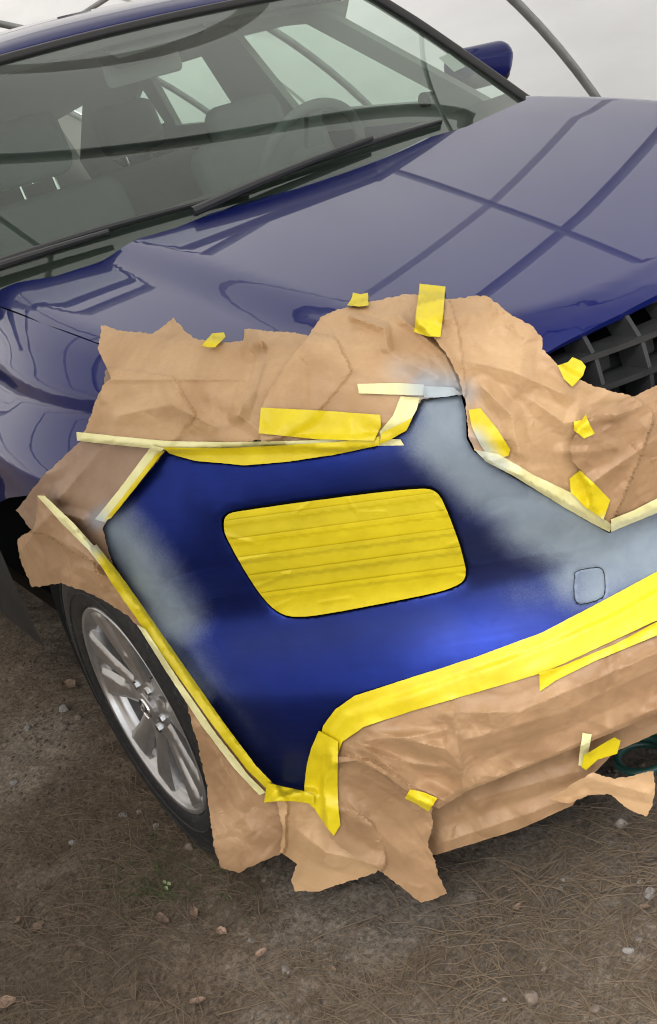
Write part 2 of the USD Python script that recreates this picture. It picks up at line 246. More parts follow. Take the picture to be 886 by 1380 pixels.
def cast(o, d, f=body, t0=.3, t1=9., n=150):
    o = np.broadcast_to(o, d.shape); ts = np.linspace(t0, t1, n); lo = np.full(len(d), np.nan); prev = f(o+t0*d)
    for t in ts[1:]:
        v = f(o+t*d); m = np.isnan(lo) & (v <= 0) & (prev > 0); lo[m] = t; prev = v
    hi = lo.copy(); lo = hi-(ts[1]-ts[0])
    for _ in range(20):
        mid = .5*(lo+hi); i = f(o+mid[:, None]*d) <= 0; hi = np.where(i, mid, hi); lo = np.where(i, lo, mid)
    return o + (.5*(lo+hi))[:, None]*d
def pc(p, f=body): return cast(CAM, rays(p), f)
def grad(P, f=body, h=2e-3):
    g = np.stack([f(P+np.eye(3)[k]*h)-f(P-np.eye(3)[k]*h) for k in range(3)], 1)
    return g/np.linalg.norm(g, axis=1, keepdims=True)
def smooth_poly(pts, k=1):
    p = np.asarray(pts, float)
    for _ in range(k):
        q = np.roll(p, -1, 0); p = np.stack([.75*p+.25*q, .25*p+.75*q], 1).reshape(-1, 2)
    return p
def triangulate(poly, res, seed=0):
    """points and triangles that fill a shapely polygon (holes allowed)"""
    poly = shapely.make_valid(poly)
    if poly.geom_type != 'Polygon': poly = max((g for g in poly.geoms if g.geom_type == 'Polygon'), key=lambda g: g.area)
    b = []
    for ring in [poly.exterior, *poly.interiors]:
        rr = shapely.segmentize(ring, res); b.append(np.array(rr.coords)[:-1])
    b = np.vstack(b); x0, y0, x1, y1 = poly.bounds
    U, V = np.meshgrid(np.arange(x0, x1, res), np.arange(y0, y1, res*.87)); U[1::2] += res/2
    p = np.stack([U.ravel(), V.ravel()], 1); p += np.random.default_rng(seed).uniform(-.18, .18, p.shape)*res
    inn = poly.buffer(-res*.45); p = p[shapely.contains_xy(inn, p[:, 0], p[:, 1])] if not inn.is_empty else p[:0]
    pts = np.vstack([b, p]); t = Delaunay(pts).simplices; c = pts[t].mean(1)
    t = t[shapely.contains_xy(poly, c[:, 0], c[:, 1])]
    a = pts[t]; ar = (a[:, 1, 0]-a[:, 0, 0])*(a[:, 2, 1]-a[:, 0, 1])-(a[:, 1, 1]-a[:, 0, 1])*(a[:, 2, 0]-a[:, 0, 0])
    t = t[np.abs(ar) > 1e-6]; ar = ar[np.abs(ar) > 1e-6]; t[ar > 0] = t[ar > 0][:, ::-1]      # image y points down: face the viewer
    return pts, t, poly
def clean(V, Fc, extra):
    ok = ~np.isnan(V).any(1); Fc = Fc[ok[Fc].all(1)]; u = np.unique(Fc); mp = np.full(len(V), -1); mp[u] = np.arange(len(u))
    return V[u], mp[Fc], [e[u] for e in extra], u
def panel(poly, res=8, f=body, off=0., th=.003, bump=None):
    """a body panel: the outline seen in the photograph laid on a surface of the car, with thickness"""
    pts, t, pg = triangulate(poly if hasattr(poly, 'geom_type') else Polygon(poly), res)
    P = pc(pts, f); P, t, (pts,), _ = clean(P, t, [pts]); N = grad(P, f)
    h = off + (bump(pts, P) if bump is not None else 0.)
    P = P + N*np.reshape(np.broadcast_to(h, (len(P),)), (-1, 1))
    V, Fc = solid(P, t, N, th); return V, Fc, np.vstack([pts, pts])
def mirror(V, Fc):
    return np.vstack([V, V*[1, -1, 1]]), np.vstack([Fc, Fc[:, ::-1]+len(V)])
def blob(pts, *circles):
    """soft paint patches: each a polyline with a radius, inside -> 1, fading out"""
    o = np.zeros(len(pts)); sp = shapely.points(pts)
    for line, r, fade, s in circles:
        g = LineString(line) if len(line) > 1 else Point(line[0])
        o = np.maximum(o, s*(1-sstep(r-fade, r+fade, shapely.distance(sp, g))))
    return o

# ------------------------------------------------------------------ ground
def ground_h(x, y):
    p = np.stack([x, y, 0*x], -1)
    return (meshkit.fbm(p*1.6+3, 3, 5)-.5)*.03*np.clip(np.hypot(x+.3, y+.8)/1.0, .4, 3) + (meshkit.fbm(p*16, 4, 9)-.5)*.022 + (meshkit.noise(p*70, 3)-.5)*.006
def soil_attrs(x, y):
    p = np.stack([x, y, 0*x], -1)
    gravel = sstep(.42, .62, meshkit.fbm(p*4+9, 4, 3)+.32*sstep(-.45, -.05, x-.15*y)-.10)
    car_shade = sstep(-.93, -.70, y)*sstep(-.02, -.22, x)*.55  # contact shadow of the car, painted into the soil colour
    return np.clip(gravel, 0, 1)*.6, car_shade
def ground_part(xs, ys):
    X, Y = np.meshgrid(xs, ys, indexing='ij'); P = np.stack([X, Y, ground_h(X, Y)], -1); return P
xs = np.concatenate([[-60, -30, -16, -9, -6.5, -5, -4.2], np.arange(-3.6, .45, .011), [.7, 1.2, 2, 3, 5, 9, 20, 60]])
ys = np.concatenate([[-60, -30, -14, -8, -5, -3.5, -2.6, -2.1], np.arange(-1.75, .35, .011), [.7, 1.3, 2, 3, 4.5, 8, 15, 30, 60]])
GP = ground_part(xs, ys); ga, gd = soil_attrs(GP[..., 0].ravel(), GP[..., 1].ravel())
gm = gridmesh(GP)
obj('ground', gm, 'soil', attrs={'gravel': ga, 'car_shade': gd}, kind='structure', label='brown bare soil with gravel patches')

# ------------------------------------------------------------------ polytunnel
TC, TZ, TR = .20, -1.20, 3.92
X0, X1 = -9.0, .62
a0 = math.asin(-TZ/TR)
tun = xform('polytunnel', label='white film polytunnel over galvanised steel hoops around the car', cat='tunnel')
aa = np.linspace(a0, math.pi-a0, 61); xx2 = np.linspace(X0, X1, 90)
A, X = np.meshgrid(aa, xx2)
sag = .02*np.sin((X-X0)*2*np.pi/1.32)**2 + (meshkit.fbm(np.stack([X*1.2, A*4, 0*A], -1), 3, 2)-.5)*.05
R_ = TR+.06-sag*.6
obj('film_cover', gridmesh(np.stack([X, TC+R_*np.cos(A), TZ+R_*np.sin(A)], -1)), 'film', tun, smooth=True)
def end_wall(x, open_y, open_z):
    ar = [(TC+(TR+.05)*math.cos(t), TZ+(TR+.05)*math.sin(t)) for t in aa]
    pg = Polygon(ar).difference(Polygon([(open_y[0], -1), (open_y[1], -1), (open_y[1], open_z), (open_y[0], open_z)]))
    m = trimesh.creation.extrude_polygon(pg, .004, engine='earcut'); v = m.vertices.copy()
    m.vertices = np.stack([x+v[:, 2], v[:, 0], v[:, 1]], 1); m.faces = m.faces; return m
obj('end_film', end_wall(X0, (-1.2, 2.3), 2.05), 'film', tun, smooth=False)
HOOPS = [-8.95, -7.1, -5.3, -3.47, -1.97, -.49, .58]
for hx in HOOPS:
    obj('hoop', tube([(hx, TC+TR*math.cos(t), TZ+TR*math.sin(t)) for t in np.linspace(a0-.03, math.pi-a0+.03, 60)], .025, 12), 'galv', tun, smooth=True)
for ang in (math.radians(64.5), math.radians(102)):
    r = TR-.05
    obj('purlin', tube([(x, TC+r*math.cos(ang), TZ+r*math.sin(ang)) for x in np.linspace(X0, X1, 12)], .016, 10), 'galv', tun, smooth=True)
for sx in (-2.43, -5.9):                     # overlapping joints of the film, twice as thick
    t2 = np.linspace(a0, math.pi-a0, 61); obj('film_joint', gridmesh(np.stack([np.stack([np.full(61, sx+w_), TC+(TR+.004)*np.cos(t2), TZ+(TR+.004)*np.sin(t2)], 1) for w_ in (-.025, .025)])), 'film', tun, smooth=True)
for y in (-1.2, 2.3):
    obj('door_post', tube([(X0+.05, y, -.05), (X0+.05, y, 2.1)], .024, 10), 'galv', tun, smooth=True)
obj('door_header', tube([(X0+.05, -1.22, 2.07), (X0+.05, 2.32, 2.07)], .024, 10), 'galv', tun, smooth=True)

# shrubs outside the tunnel's far doorway
def shrub(name, label, x, y, h, w, seed):
    g = np.random.default_rng(seed); t = xform(name, label=label, cat='shrub')
    stems = []
    for _ in range(7):
        e = np.array([x+g.normal(0, w*.3), y+g.normal(0, w*.3), h*g.uniform(.6, .95)]); b = np.array([x+g.normal(0, .06), y+g.normal(0, .06), -.05])
        stems.append(tube([b, b*.5+e*.5+g.normal(0, .05, 3), e], [.03, .02, .008], 6))
    obj('trunk', cat_(stems), 'bark', t)
    n = 5200; c = g.normal(0, 1, (n, 3)); c /= np.linalg.norm(c, axis=1, keepdims=True); c *= g.uniform(.35, 1, (n, 1))**.6
    c *= 1+.35*(meshkit.noise(c*2.4+seed, seed)-.5)[:, None]*2
    c = c*[w*.5, w*.5, h*.5]+[x, y, h*.56]; keep = meshkit.noise(c*4, seed+1) > .36; c = c[keep]; n = len(c)
    u = g.normal(0, 1, (n, 3)); u /= np.linalg.norm(u, axis=1, keepdims=True); v = np.cross(u, g.normal(0, 1, (n, 3))); v /= np.linalg.norm(v, axis=1, keepdims=True)
    s = g.uniform(.05, .10, (n, 1))
    V = np.stack([c-u*s, c+v*s*.45, c+u*s, c-v*s*.45], 1).reshape(-1, 3); i = np.arange(n)*4
    obj('crown', tm(V, np.vstack([np.stack([i, i+1, i+2], 1), np.stack([i, i+2, i+3], 1)])), 'foliage', t, smooth=False)
shrub('leafy_shrub', 'green leafy shrub outside the doorway seen through the rear window', -12.6, 1.0, 2.0, 1.8, 3)
shrub('leafy_shrub', 'smaller shrub to the right of the leafy shrub beyond the doorway', -13.5, 2.9, 1.7, 1.7, 5)

# ------------------------------------------------------------------ the car
car = xform('blue_car', label='dark blue car with its front bumper masked for a respray', cat='car')
def px0(z, y=0.):                                # pixel of the body's front at height z and lateral y
    P = cast(np.array([2., 0, 0]), np.array([[-1., 0, 0]])) if False else cast(np.array([[2., y, z]]), np.array([[-1., 0, 0]])); return tuple(pr(P)[0])
FOG = smooth_poly([(298, 716), (300, 690), (335, 684), (450, 668), (560, 655), (592, 657), (609, 695), (626, 742), (634, 782), (608, 797), (560, 808), (450, 829), (402, 836), (374, 830), (350, 806), (328, 772), (310, 740)], 2)
TOW = smooth_poly([(774, 778), (775, 769), (800, 764), (812, 765), (816, 776), (817, 800), (811, 808), (785, 816), (775, 812), (773, 795)], 1)
GRC = pc([(822, 716)])[0]
g_edge = [px0(.685, -.30), px0(.685, -.2), px0(.685, -.1), px0(.685, 0)] + [px0(z_, 0) for z_ in (.66, .635, .61, .585, .56, .535, .51, .48, .44)]
low_edge = [px0(.40, 0), px0(.40, -.12), px0(.40, -.22)]
BUMP = [(134, 712), (178, 660), (222, 608), (262, 621), (330, 627), (420, 618), (500, 601), (543, 581), (560, 557), (572, 541), (600, 535), (622, 533), (628, 556), (629, 590), (638, 607), (680, 635), (760, 682), (820, 717), (850, 704)] + g_edge + low_edge + \
       [(890, 880), (750, 945), (600, 1000), (500, 1036), (452, 1062), (408, 1068), (362, 1058), (330, 1020), (270, 938), (200, 836), (150, 755), (137, 735)]
bpoly = Polygon(BUMP).difference(Polygon(FOG)).difference(Polygon(TOW))
def bump_crease(pts, P):
    sp = shapely.points(pts)
    l1 = LineString([(620, 600), (740, 690), (850, 745), (1000, 700)])                 # crease under the grille corner
    d1 = shapely.distance(sp, l1)
    edge = shapely.distance(sp, Polygon(BUMP).exterior)
    fg = shapely.distance(sp, Polygon(FOG))
    l2 = LineString([(222, 612), (300, 690)]); d2 = shapely.distance(sp, l2)
    nx = P[:, 1]
    h = .007*np.exp(-(d1/38.)**2) + .004*np.exp(-(d2/25.)**2)
    h -= .0018*(1-sstep(0, 5, edge)) + .0018*(1-sstep(0, 8, fg))
    return h
V, Fc, pts = panel(bpoly, 6, bump=bump_crease)
primer = blob(pts, ([(145, 715), (196, 780), (232, 832)], 34, 56, 1.1), ([(245, 850), (285, 920)], 14, 52, .52), ([(600, 545), (606, 600)], 36, 36, 1.2), ([(590, 590), (650, 650), (720, 690)], 36, 44, 1.15),
              ([(720, 690), (800, 725), (900, 740), (1100, 650)], 52, 50, 1.15), ([(780, 775), (900, 765)], 34, 50, 1.0), ([(140, 730), (200, 830), (280, 940)], 12, 16, .6), ([(290, 920), (350, 1000)], 10, 50, .36), ([(700, 800), (760, 800)], 20, 50, .36))
dust = blob(pts, ([(640, 730), (720, 760), (790, 770)], 60, 80, .85), ([(560, 610), (640, 690)], 60, 60, .5), ([(200, 860), (330, 1030)], 50, 60, .6), ([(330, 870), (600, 830)], 20, 50, .5))
V2, F2 = mirror(V, Fc)
obj('bumper', tm(V2, F2), 'bumper', car, attrs={'primer': np.r_[primer, primer], 'dust': np.r_[dust, dust]})
V, Fc, pts = panel(Polygon(TOW).buffer(-1.1), 4, off=-.0006, bump=bump_crease)
obj('tow_hook_cover', tm(V, Fc), 'bumper', car, attrs={'primer': .62+.30*sstep(770, 815, pts[:, 0]), 'dust': .8*np.ones(len(V))}, label='rounded square tow hook cover')
V, Fc, _ = panel(Polygon(FOG).buffer(6).union(Polygon(TOW).buffer(6)).convex_hull, 14, off=-.016)
obj('bumper_backing', tm(V, Fc), 'black_matt', car); obj('bumper_backing', tm(V*[1, -1, 1], Fc[:, ::-1]), 'black_matt', car)
V, Fc, _ = panel(Polygon(FOG).buffer(-5), 8, off=-.004)
obj('fog_lamp', tm(V, Fc), 'black', car); obj('fog_lamp', tm(V*[1, -1, 1], Fc[:, ::-1]), 'black', car)
# headlight lens (under the paper), fender, hood
HEAD = [(140, 705), (222, 604), (330, 624), (500, 598), (545, 577), (598, 530), (560, 480), (430, 455), (300, 470), (230, 520), (150, 640)]
V, Fc, _ = panel(HEAD, 12, off=-.006); obj('headlight', tm(V, Fc), 'black', car); obj('headlight', tm(V*[1, -1, 1], Fc[:, ::-1]), 'black', car)
def fender_bump(pts, P):                         # the shoulder line: an undercut that runs back from the headlight
    t = 1.022+(-P[:, 0]-.77)*.12-P[:, 2]; return -.022*sstep(.93, .80, P[:, 2])*sstep(-.72, -.85, P[:, 0]) -.026*sstep(-.004, .040, t)*(1-sstep(.05, .17, t)) + .004*np.exp(-((np.hypot(P[:, 0]+.93, P[:, 2]-.35)-.50)/.05)**2)
FEND = [(-240, 330), (-100, 373), (0, 414), (130, 463), (240, 500), (300, 470), (222, 604), (136, 709), (133, 735), (126, 742), (108, 722), (90, 700), (60, 678), (30, 672), (0, 676), (-30, 692), (-60, 720), (-240, 740)]
V, Fc, _ = panel(FEND, 6, bump=fender_bump); obj('fender', tm(V, Fc), 'paint', car); obj('fender', tm(V*[1, -1, 1], Fc[:, ::-1]), 'paint', car)
# hood: laid out from above
back = pc([(-12, 396), (0, 391), (75, 372), (150, 344), (240, 306), (330, 268), (415, 230)])[:, :2]
lip = pc([(886, 392), (840, 417), (790, 443), (742, 470), (700, 490), (640, 520), (598, 536)])[:, :2]
shut = pc([(400, 520), (300, 490), (200, 474), (130, 461.5), (60, 437), (0, 412.5), (-25, 403)])[:, :2]
back = back[back[:, 1] < -.02]; lip = lip[lip[:, 1] < -.02]
half = np.vstack([[back[-1][0]+.005, 0], back[::-1], shut[::-1], lip[::-1], [lip[0][0]+.012, 0]])
hp = Polygon(half).buffer(0)
full = hp.union(shapely.affinity.scale(hp, 1, -1, origin=(0, 0))).buffer(.004).buffer(-.004)
pts, t, _ = triangulate(full, .014); P = cast(np.c_[pts, np.full(len(pts), 2.5)], np.tile([[0, 0, -1.]], (len(pts), 1)), t0=.6, t1=2.4)
P, t, (pts,), _ = clean(P, t, [pts]); t = t[:, ::-1] if np.cross(P[t[0, 1]]-P[t[0, 0]], P[t[0, 2]]-P[t[0, 0]])[2] < 0 else t
N = grad(P); sp = shapely.points(pts)
lipd = shapely.distance(sp, LineString(np.vstack([lip[::-1], lip*[1, -1]])))
P = P + N*(-.005*(1-sstep(.030, .065, lipd)) - .003*(1-sstep(0, .02, lipd)))[:, None]
V, Fc = solid(P, t, N, .012); obj('hood', tm(V, Fc), 'paint', car, smooth=40)
# grille: recessed mesh of bars behind the hexagonal mouth
gp = [(612, 525), (742, 462), (886, 385)] + [px0(.955, -.1), px0(.955, 0), px0(.62, 0), px0(.62, -.2)] + [(886, 705), (820, 735), (640, 622)]
V, Fc, _ = panel(gp, 14, off=-.085); obj('grille_backing', tm(V, Fc), 'black_matt', car); obj('grille_backing', tm(V*[1, -1, 1], Fc[:, ::-1]), 'black_matt', car)
grl = xform('grille', car)
def gpoint(y, z, off):
    P = cast(np.array([[2., y, z]]), np.array([[-1., 0, 0]])); return P[0] + np.array([off, 0, 0])
def bar(pts, w, dpt, axis):
    """a bar with a tapered section that runs along pts; axis = its height direction"""
    P = np.asarray(pts); ax = np.asarray(axis, float); d = np.array([-1., 0, 0]); rows = []
    for p in P: rows.append([p-ax*w*.32, p+ax*w*.32, p+ax*w*.5+d*dpt, p-ax*w*.5+d*dpt])
    Vv = np.array(rows).reshape(-1, 3); Ff = []
    for i in range(len(P)-1):
        for k in range(4):
            a, b = i*4+k, i*4+(k+1) % 4; Ff += [[a, b, b+4], [a, b+4, a+4]]
    e = (len(P)-1)*4; Ff += [[0, 2, 1], [0, 3, 2], [e, e+1, e+2], [e, e+2, e+3]]
    mm = tm(Vv, Ff); mm.fix_normals(); return mm
zs = [.655, .70, .745, .79, .835, .88, .925]
for z in zs+[.962]: obj('grille_bar', bar([gpoint(y, z, -.022 if z < .95 else -.03) for y in np.linspace(-.50, .50, 25)], .013, .05, (0, 0, 1)), 'grille', grl)
for k in range(-7, 8):
    y = k*.072+.02
    for a, b in zip(zs, zs[1:]+[.962]):
        obj('grille_strut', bar([gpoint(y+(a-.8)*.12, a+.004, -.026), gpoint(y+(b-.8)*.12, b-.004, -.026)], .012, .045, (0, 1, 0)), 'grille', grl, smooth=False)
# cells behind the bars: sloping inner walls
for k in range(-7, 8):
    for a, b in zip(zs[:-1], zs[1:]):
        y = k*.072+.056; zc = (a+b)/2; c = gpoint(y, zc, -.066)
        obj('grille_pocket', rbox(c, (.012, .056, .030), .005), 'grille', grl, smooth=False)
# cowl, wipers, windscreen
def ws(P2, off=0.):
    return pc(P2, screen) + grad(pc(P2, screen), screen)*off
def strip(points_low, points_up, off_l, off_u, f=screen, res=10):
    return None
COWL = [(-60, 440), (0, 405), (80, 385), (160, 352), (340, 275), (500, 205), (640, 164), (700, 145), (712, 138), (640, 148), (540, 172), (330, 250), (150, 318), (0, 362), (-60, 380)]
P = pc(COWL, lambda P: P[:, 2]-1.172-.02*(1-(P[:, 1]/.75)**2)); pg = Polygon(P[:, :2]).buffer(.0)
cy = np.linspace(-.80, .80, 50); bx = np.interp(np.abs(cy), [0, .2, .4, .55, .75, .8], [-1.12, -1.125, -1.14, -1.16, -1.28, -1.32])
cg = np.stack([np.stack([bx+.03-.16*s, cy, np.interp(np.abs(cy), [0, .5, .8], [1.178, 1.168, 1.145])-.02*math.sin(math.pi*s)+.012*s], 1) for s in np.linspace(0, 1, 7)], 0)
cg[..., 0] += 0
obj('cowl', gridmesh(cg), 'black', car, smooth=True)
# windscreen as a grid up the surface
def ws_at(y, z): return -(1.10+.18*(y/.75)**2*np.clip(1-2.0*(z-1.2), .1, 1)+(z-1.2)*1.65)
zg = np.linspace(1.165, 1.635, 30)
def halfw(z): return np.interp(z, [1.165, 1.2, 1.32, 1.47, 1.60, 1.64], [.805, .80, .785, .765, .735, .72])
S = np.linspace(-1, 1, 41)
def screen_grid(z0, z1, s0, s1, off, nz=30, ns=41):
    Z = np.linspace(z0, z1, nz); Sx = np.linspace(s0, s1, ns); G = np.zeros((nz, ns, 3))
    for i, z in enumerate(Z):
        y = Sx*halfw(z); zz_ = z+.03*(1-(y/.75)**2)*(z-1.165)/.47; G[i] = np.stack([ws_at(y, zz_), y, zz_], 1)
    sh = G.shape; Q = G.reshape(-1, 3); return (Q+grad(Q, screen)*off).reshape(sh)
G = screen_grid(1.165, 1.625, -1, 1, 0.); obj('windscreen', gridmesh(G[:, ::-1]), 'glass', car, smooth=True)
def band(z0, z1, s0, s1, off=-.004): return gridmesh(screen_grid(z0, z1, s0, s1, off, 6, 30)[:, ::-1])
frit = cat_([band(1.165, 1.235, -1, 1), band(1.235, 1.63, .955, 1), band(1.235, 1.63, -1, -.955), band(1.60, 1.625, -.955, .955)])
obj('frit_band', frit, 'frit', car, smooth=False)
seal = [np.array([ws_at(s*halfw(z)*1.006, z), s*halfw(z)*1.006, z+.004]) for s in (1,) for z in np.linspace(1.15, 1.63, 20)]
obj('screen_seal', tube(seal, .014, 8), 'black', car, smooth=True)
obj('screen_seal', tube(np.array(seal)*[1, -1, 1], .014, 8), 'black', car, smooth=True)
top = G[-1]; obj('screen_seal', tube(top+[-.012, 0, .008], .013, 8), 'black', car, smooth=True)
# roof
ry = np.linspace(-1, 1, 41); rows = []
for q, (dx, dz, wf) in enumerate([(-.022, -.004, 1), (-.034, .022, 1), (-.075, .058, .995), (-.3, .105, .985), (-.6, .125, .97), (-1.2, .135, .95), (-1.9, .11, .92), (-2.55, .07, .88)]):
    y = top[:, 1]*wf; rows.append(np.stack([top[:, 0]+dx if q < 3 else np.full(41, -1.83)+dx-.1*(y/.75)**2, y, top[:, 2]+dz-.10*(y/.75)**4*(q > 1)], 1))
R3 = np.array(rows); obj('roof', gridmesh(R3), 'paint', car, smooth=True)
obj('headliner', gridmesh((R3-[0, 0, .05])[1:]), 'headliner', car, smooth=True)
# sides, doors
def side_mesh(x0, x1, z0, z1, nx=40, nz=14, off=0.):
    X, Z = np.meshgrid(np.linspace(x0, x1, nx), np.linspace(z0, z1, nz)); o = np.stack([X.ravel(), np.full(X.size, -3.), Z.ravel()], 1)
    P = cast(o, np.tile([[0, 1., 0]], (len(o), 1)), t0=.5, t1=3.2); P[:, 1] -= off; return gridmesh(P.reshape(nz, nx, 3)[::-1])
for s in (1, -1):
    for nm, x0, x1 in (('front_door', -2.45, -1.36), ('rear_door', -3.42, -2.458), ('rear_quarter', -4.45, -3.428)):
        mm = side_mesh(x0, x1, .685, 1.13); mm.vertices *= [1, s, 1]
        if s < 0: mm.faces = mm.faces[:, ::-1]
        obj(nm, mm, 'paint', car, smooth=True)
    mm = side_mesh(-4.45, -1.40, .375, .68, 60, 10, .004); mm.vertices *= [1, s, 1]; obj('sill_cladding', mm, 'clad', car, smooth=True)
    # greenhouse wall with window openings
    wins = [[(-2.40, 1.68), (-2.10, 1.655), (-1.62, 1.28), (-1.70, 1.262), (-2.33, 1.335)], [(-3.10, 1.628), (-2.66, 1.605), (-2.68, 1.365), (-3.17, 1.415)], [(-3.38, 1.55), (-3.22, 1.60), (-3.24, 1.44), (-3.42, 1.43)]]
    outer = Polygon([(-1.34, 1.06), (-1.42, 1.20), (-2.05, 1.72), (-3.6, 1.72), (-4.3, 1.4), (-4.45, 1.0)])
    for w in wins: outer = outer.difference(Polygon(w))
    mm = trimesh.creation.extrude_polygon(outer, .03, engine='earcut'); v = mm.vertices.copy()
    yy = .82-.42*(v[:, 1]-1.15)+v[:, 2]; mm.vertices = np.stack([v[:, 0], yy*s, v[:, 1]], 1)
    obj('window_frame', mm, 'trim' if s > 0 else 'black', car, smooth=False)
    for w in wins:
        mm = trimesh.creation.extrude_polygon(Polygon(w).buffer(.008), .004, engine='earcut'); v = mm.vertices.copy()
        mm.vertices = np.stack([v[:, 0], (.832-.42*(v[:, 1]-1.15)+v[:, 2])*s, v[:, 1]], 1); obj('side_window', mm, 'side_glass', car, smooth=False)
rear = Polygon([(-.85, .3), (.85, .3), (.85, 1.1), (.66, 1.74), (-.66, 1.74), (-.85, 1.1)]).difference(Polygon([(-.55, 1.36), (.50, 1.36), (.46, 1.64), (.34, 1.68), (-.45, 1.68)]))
mm = trimesh.creation.extrude_polygon(rear, .04, engine='earcut'); v = mm.vertices.copy(); mm.vertices = np.stack([-4.42+v[:, 2]-.0*v[:, 1], v[:, 0], v[:, 1]], 1)
obj('tailgate', mm, 'trim', car, smooth=False)
mm = trimesh.creation.extrude_polygon(Polygon([(-.56, 1.35), (.51, 1.35), (.47, 1.65), (.35, 1.69), (-.46, 1.69)]), .004, engine='earcut'); v = mm.vertices.copy(); mm.vertices = np.stack([-4.44+v[:, 2], v[:, 0], v[:, 1]], 1)
obj('rear_window', mm, 'side_glass', car, smooth=False)
obj('cabin_floor', box((-2.9, 0, .42), (3.1, 1.7, .05)), 'black_matt', car)
obj('firewall', box((-1.30, 0, .70), (.04, 1.66, .62)), 'black_matt', car)
obj('engine_bay', box((-.75, 0, .55), (.8, .9, .5)), 'black_matt', car)
# dashboard
dz = []
for s, (dx, z) in enumerate([(0.02, 1.150), (-.10, 1.165), (-.30, 1.175), (-.42, 1.16), (-.47, 1.10), (-.48, .80)]):
    y = np.linspace(-.77, .77, 30); dz.append(np.stack([np.interp(np.abs(y), [0, .4, .8], [-1.14, -1.17, -1.30])+dx, y, np.full(30, z)+.018*np.exp(-((y-.36)/.2)**2)*(1 < s < 4)], 1))
obj('dashboard', gridmesh(np.array(dz)), 'dash', car, smooth=True)
# steering wheel, centred where the photo shows its rim
sc = np.array([-1.80, .40, 1.18]); sw = xform('steering_wheel', car)
tor = trimesh.creation.torus(.185, .016, 48, 12); Rm = trimesh.transformations.rotation_matrix(math.radians(-62), [0, 1, 0])
tor.apply_transform(Rm); tor.apply_translation(sc); obj('wheel_rim', tor, 'seat', sw, smooth=True)
hub = trimesh.creation.cylinder(.07, .05, sections=24); hub.apply_transform(Rm); hub.apply_translation(sc); obj('wheel_hub', hub, 'seat', sw)
for a in (0, math.pi, 1.5*math.pi):
    sp_ = box((.12*math.cos(a), .12*math.sin(a), 0), (.11 if abs(math.cos(a)) > .5 else .05, .05 if abs(math.cos(a)) > .5 else .11, .02)); sp_.apply_transform(Rm); sp_.apply_translation(sc); obj('wheel_spoke', sp_, 'seat', sw)
def seat(x, y, hd=0.):
    s = xform('car_seat', car)
    b = rbox((0, 0, .33), (.12, .50, .66), .055); b.apply_transform(trimesh.transformations.rotation_matrix(math.radians(-14), [0, 1, 0])); b.apply_translation((x, y, .68)); obj('backrest', b, 'seat', s)
    h = rbox((0, 0, 0), (.10, .27, .19), .045); h.apply_transform(trimesh.transformations.rotation_matrix(math.radians(-10), [0, 1, 0])); h.apply_translation((x-.185, y, 1.455+hd)); obj('headrest', h, 'seat', s)
    obj('cushion', rbox((x+.25, y, .64), (.5, .5, .14), .05), 'seat', s)
    for d in (-.055, .055): obj('headrest_post', tube([(x-.16, y+d, 1.27), (x-.182, y+d, 1.40+hd)], .007, 8), 'chrome', s)
seat(-2.19, -.22); seat(-1.95, .42, -.13); seat(-2.95, -.40, -.06); seat(-2.92, .47)
# sensor shroud and mirror at the top of the windscreen
pts_s = ws([(92, 38), (140, 16), (250, -8), (278, 33), (222, 54), (160, 72)], -.012)
cen = pts_s.mean(0); inn = pts_s+[-.05, 0, -.03]; inn = cen+[-.05, 0, -.03]+(inn-cen-[-.05, 0, -.03])*.85
V = np.vstack([pts_s, inn]); k = len(pts_s); Fs = [[i, (i+1) % k, (i+1) % k+k] for i in range(k)]+[[i, (i+1) % k+k, i+k] for i in range(k)]+[[0, i+1, i] for i in range(1, k-1)]+[[k, k+i, k+i+1] for i in range(1, k-1)]
obj('sensor_shroud', tm(V, Fs), 'black', car, smooth=False)
mc = ws([(188, 26)], -.13)[0]; obj('rear_view_mirror', rbox(mc, (.03, .24, .065), .014), 'trim', car)
st = ws([(592, 76), (606, 70), (628, 88), (613, 95)], -.003); obj('window_sticker', tm(np.vstack([st]), [[0, 2, 1], [0, 3, 2]]), 'headliner', car, smooth=False)
# wipers
def wiper(pix_blade, pix_arm):
    w = xform('wiper', car)
    B = ws(pix_blade, .010); obj('wiper_blade', tube(B, np.interp(np.linspace(0, 1, len(B)), [0, .5, 1], [.004, .008, .004]), 8), 'black', w)
    B2 = ws(pix_blade, .004); obj('wiper_rubber', tube(B2, .004, 6), 'black_matt', w)
    A_ = ws(pix_arm, .020); obj('wiper_arm', tube(A_, np.linspace(.011, .006, len(A_)), 8), 'black', w)
def seg(a, b, n=9, bow=0.):
    t_ = np.linspace(0, 1, n)[:, None]; q = np.array(a)*(1-t_)+np.array(b)*t_; q[:, 1] -= bow*np.sin(np.pi*t_[:, 0]); return q
wiper(seg((300, 268), (594, 168), 15, 4), seg((262, 296), (500, 197), 9, 3))
wiper(seg((-60, 376), (335, 262), 15, 5), seg((-150, 420), (150, 322), 9, 3))
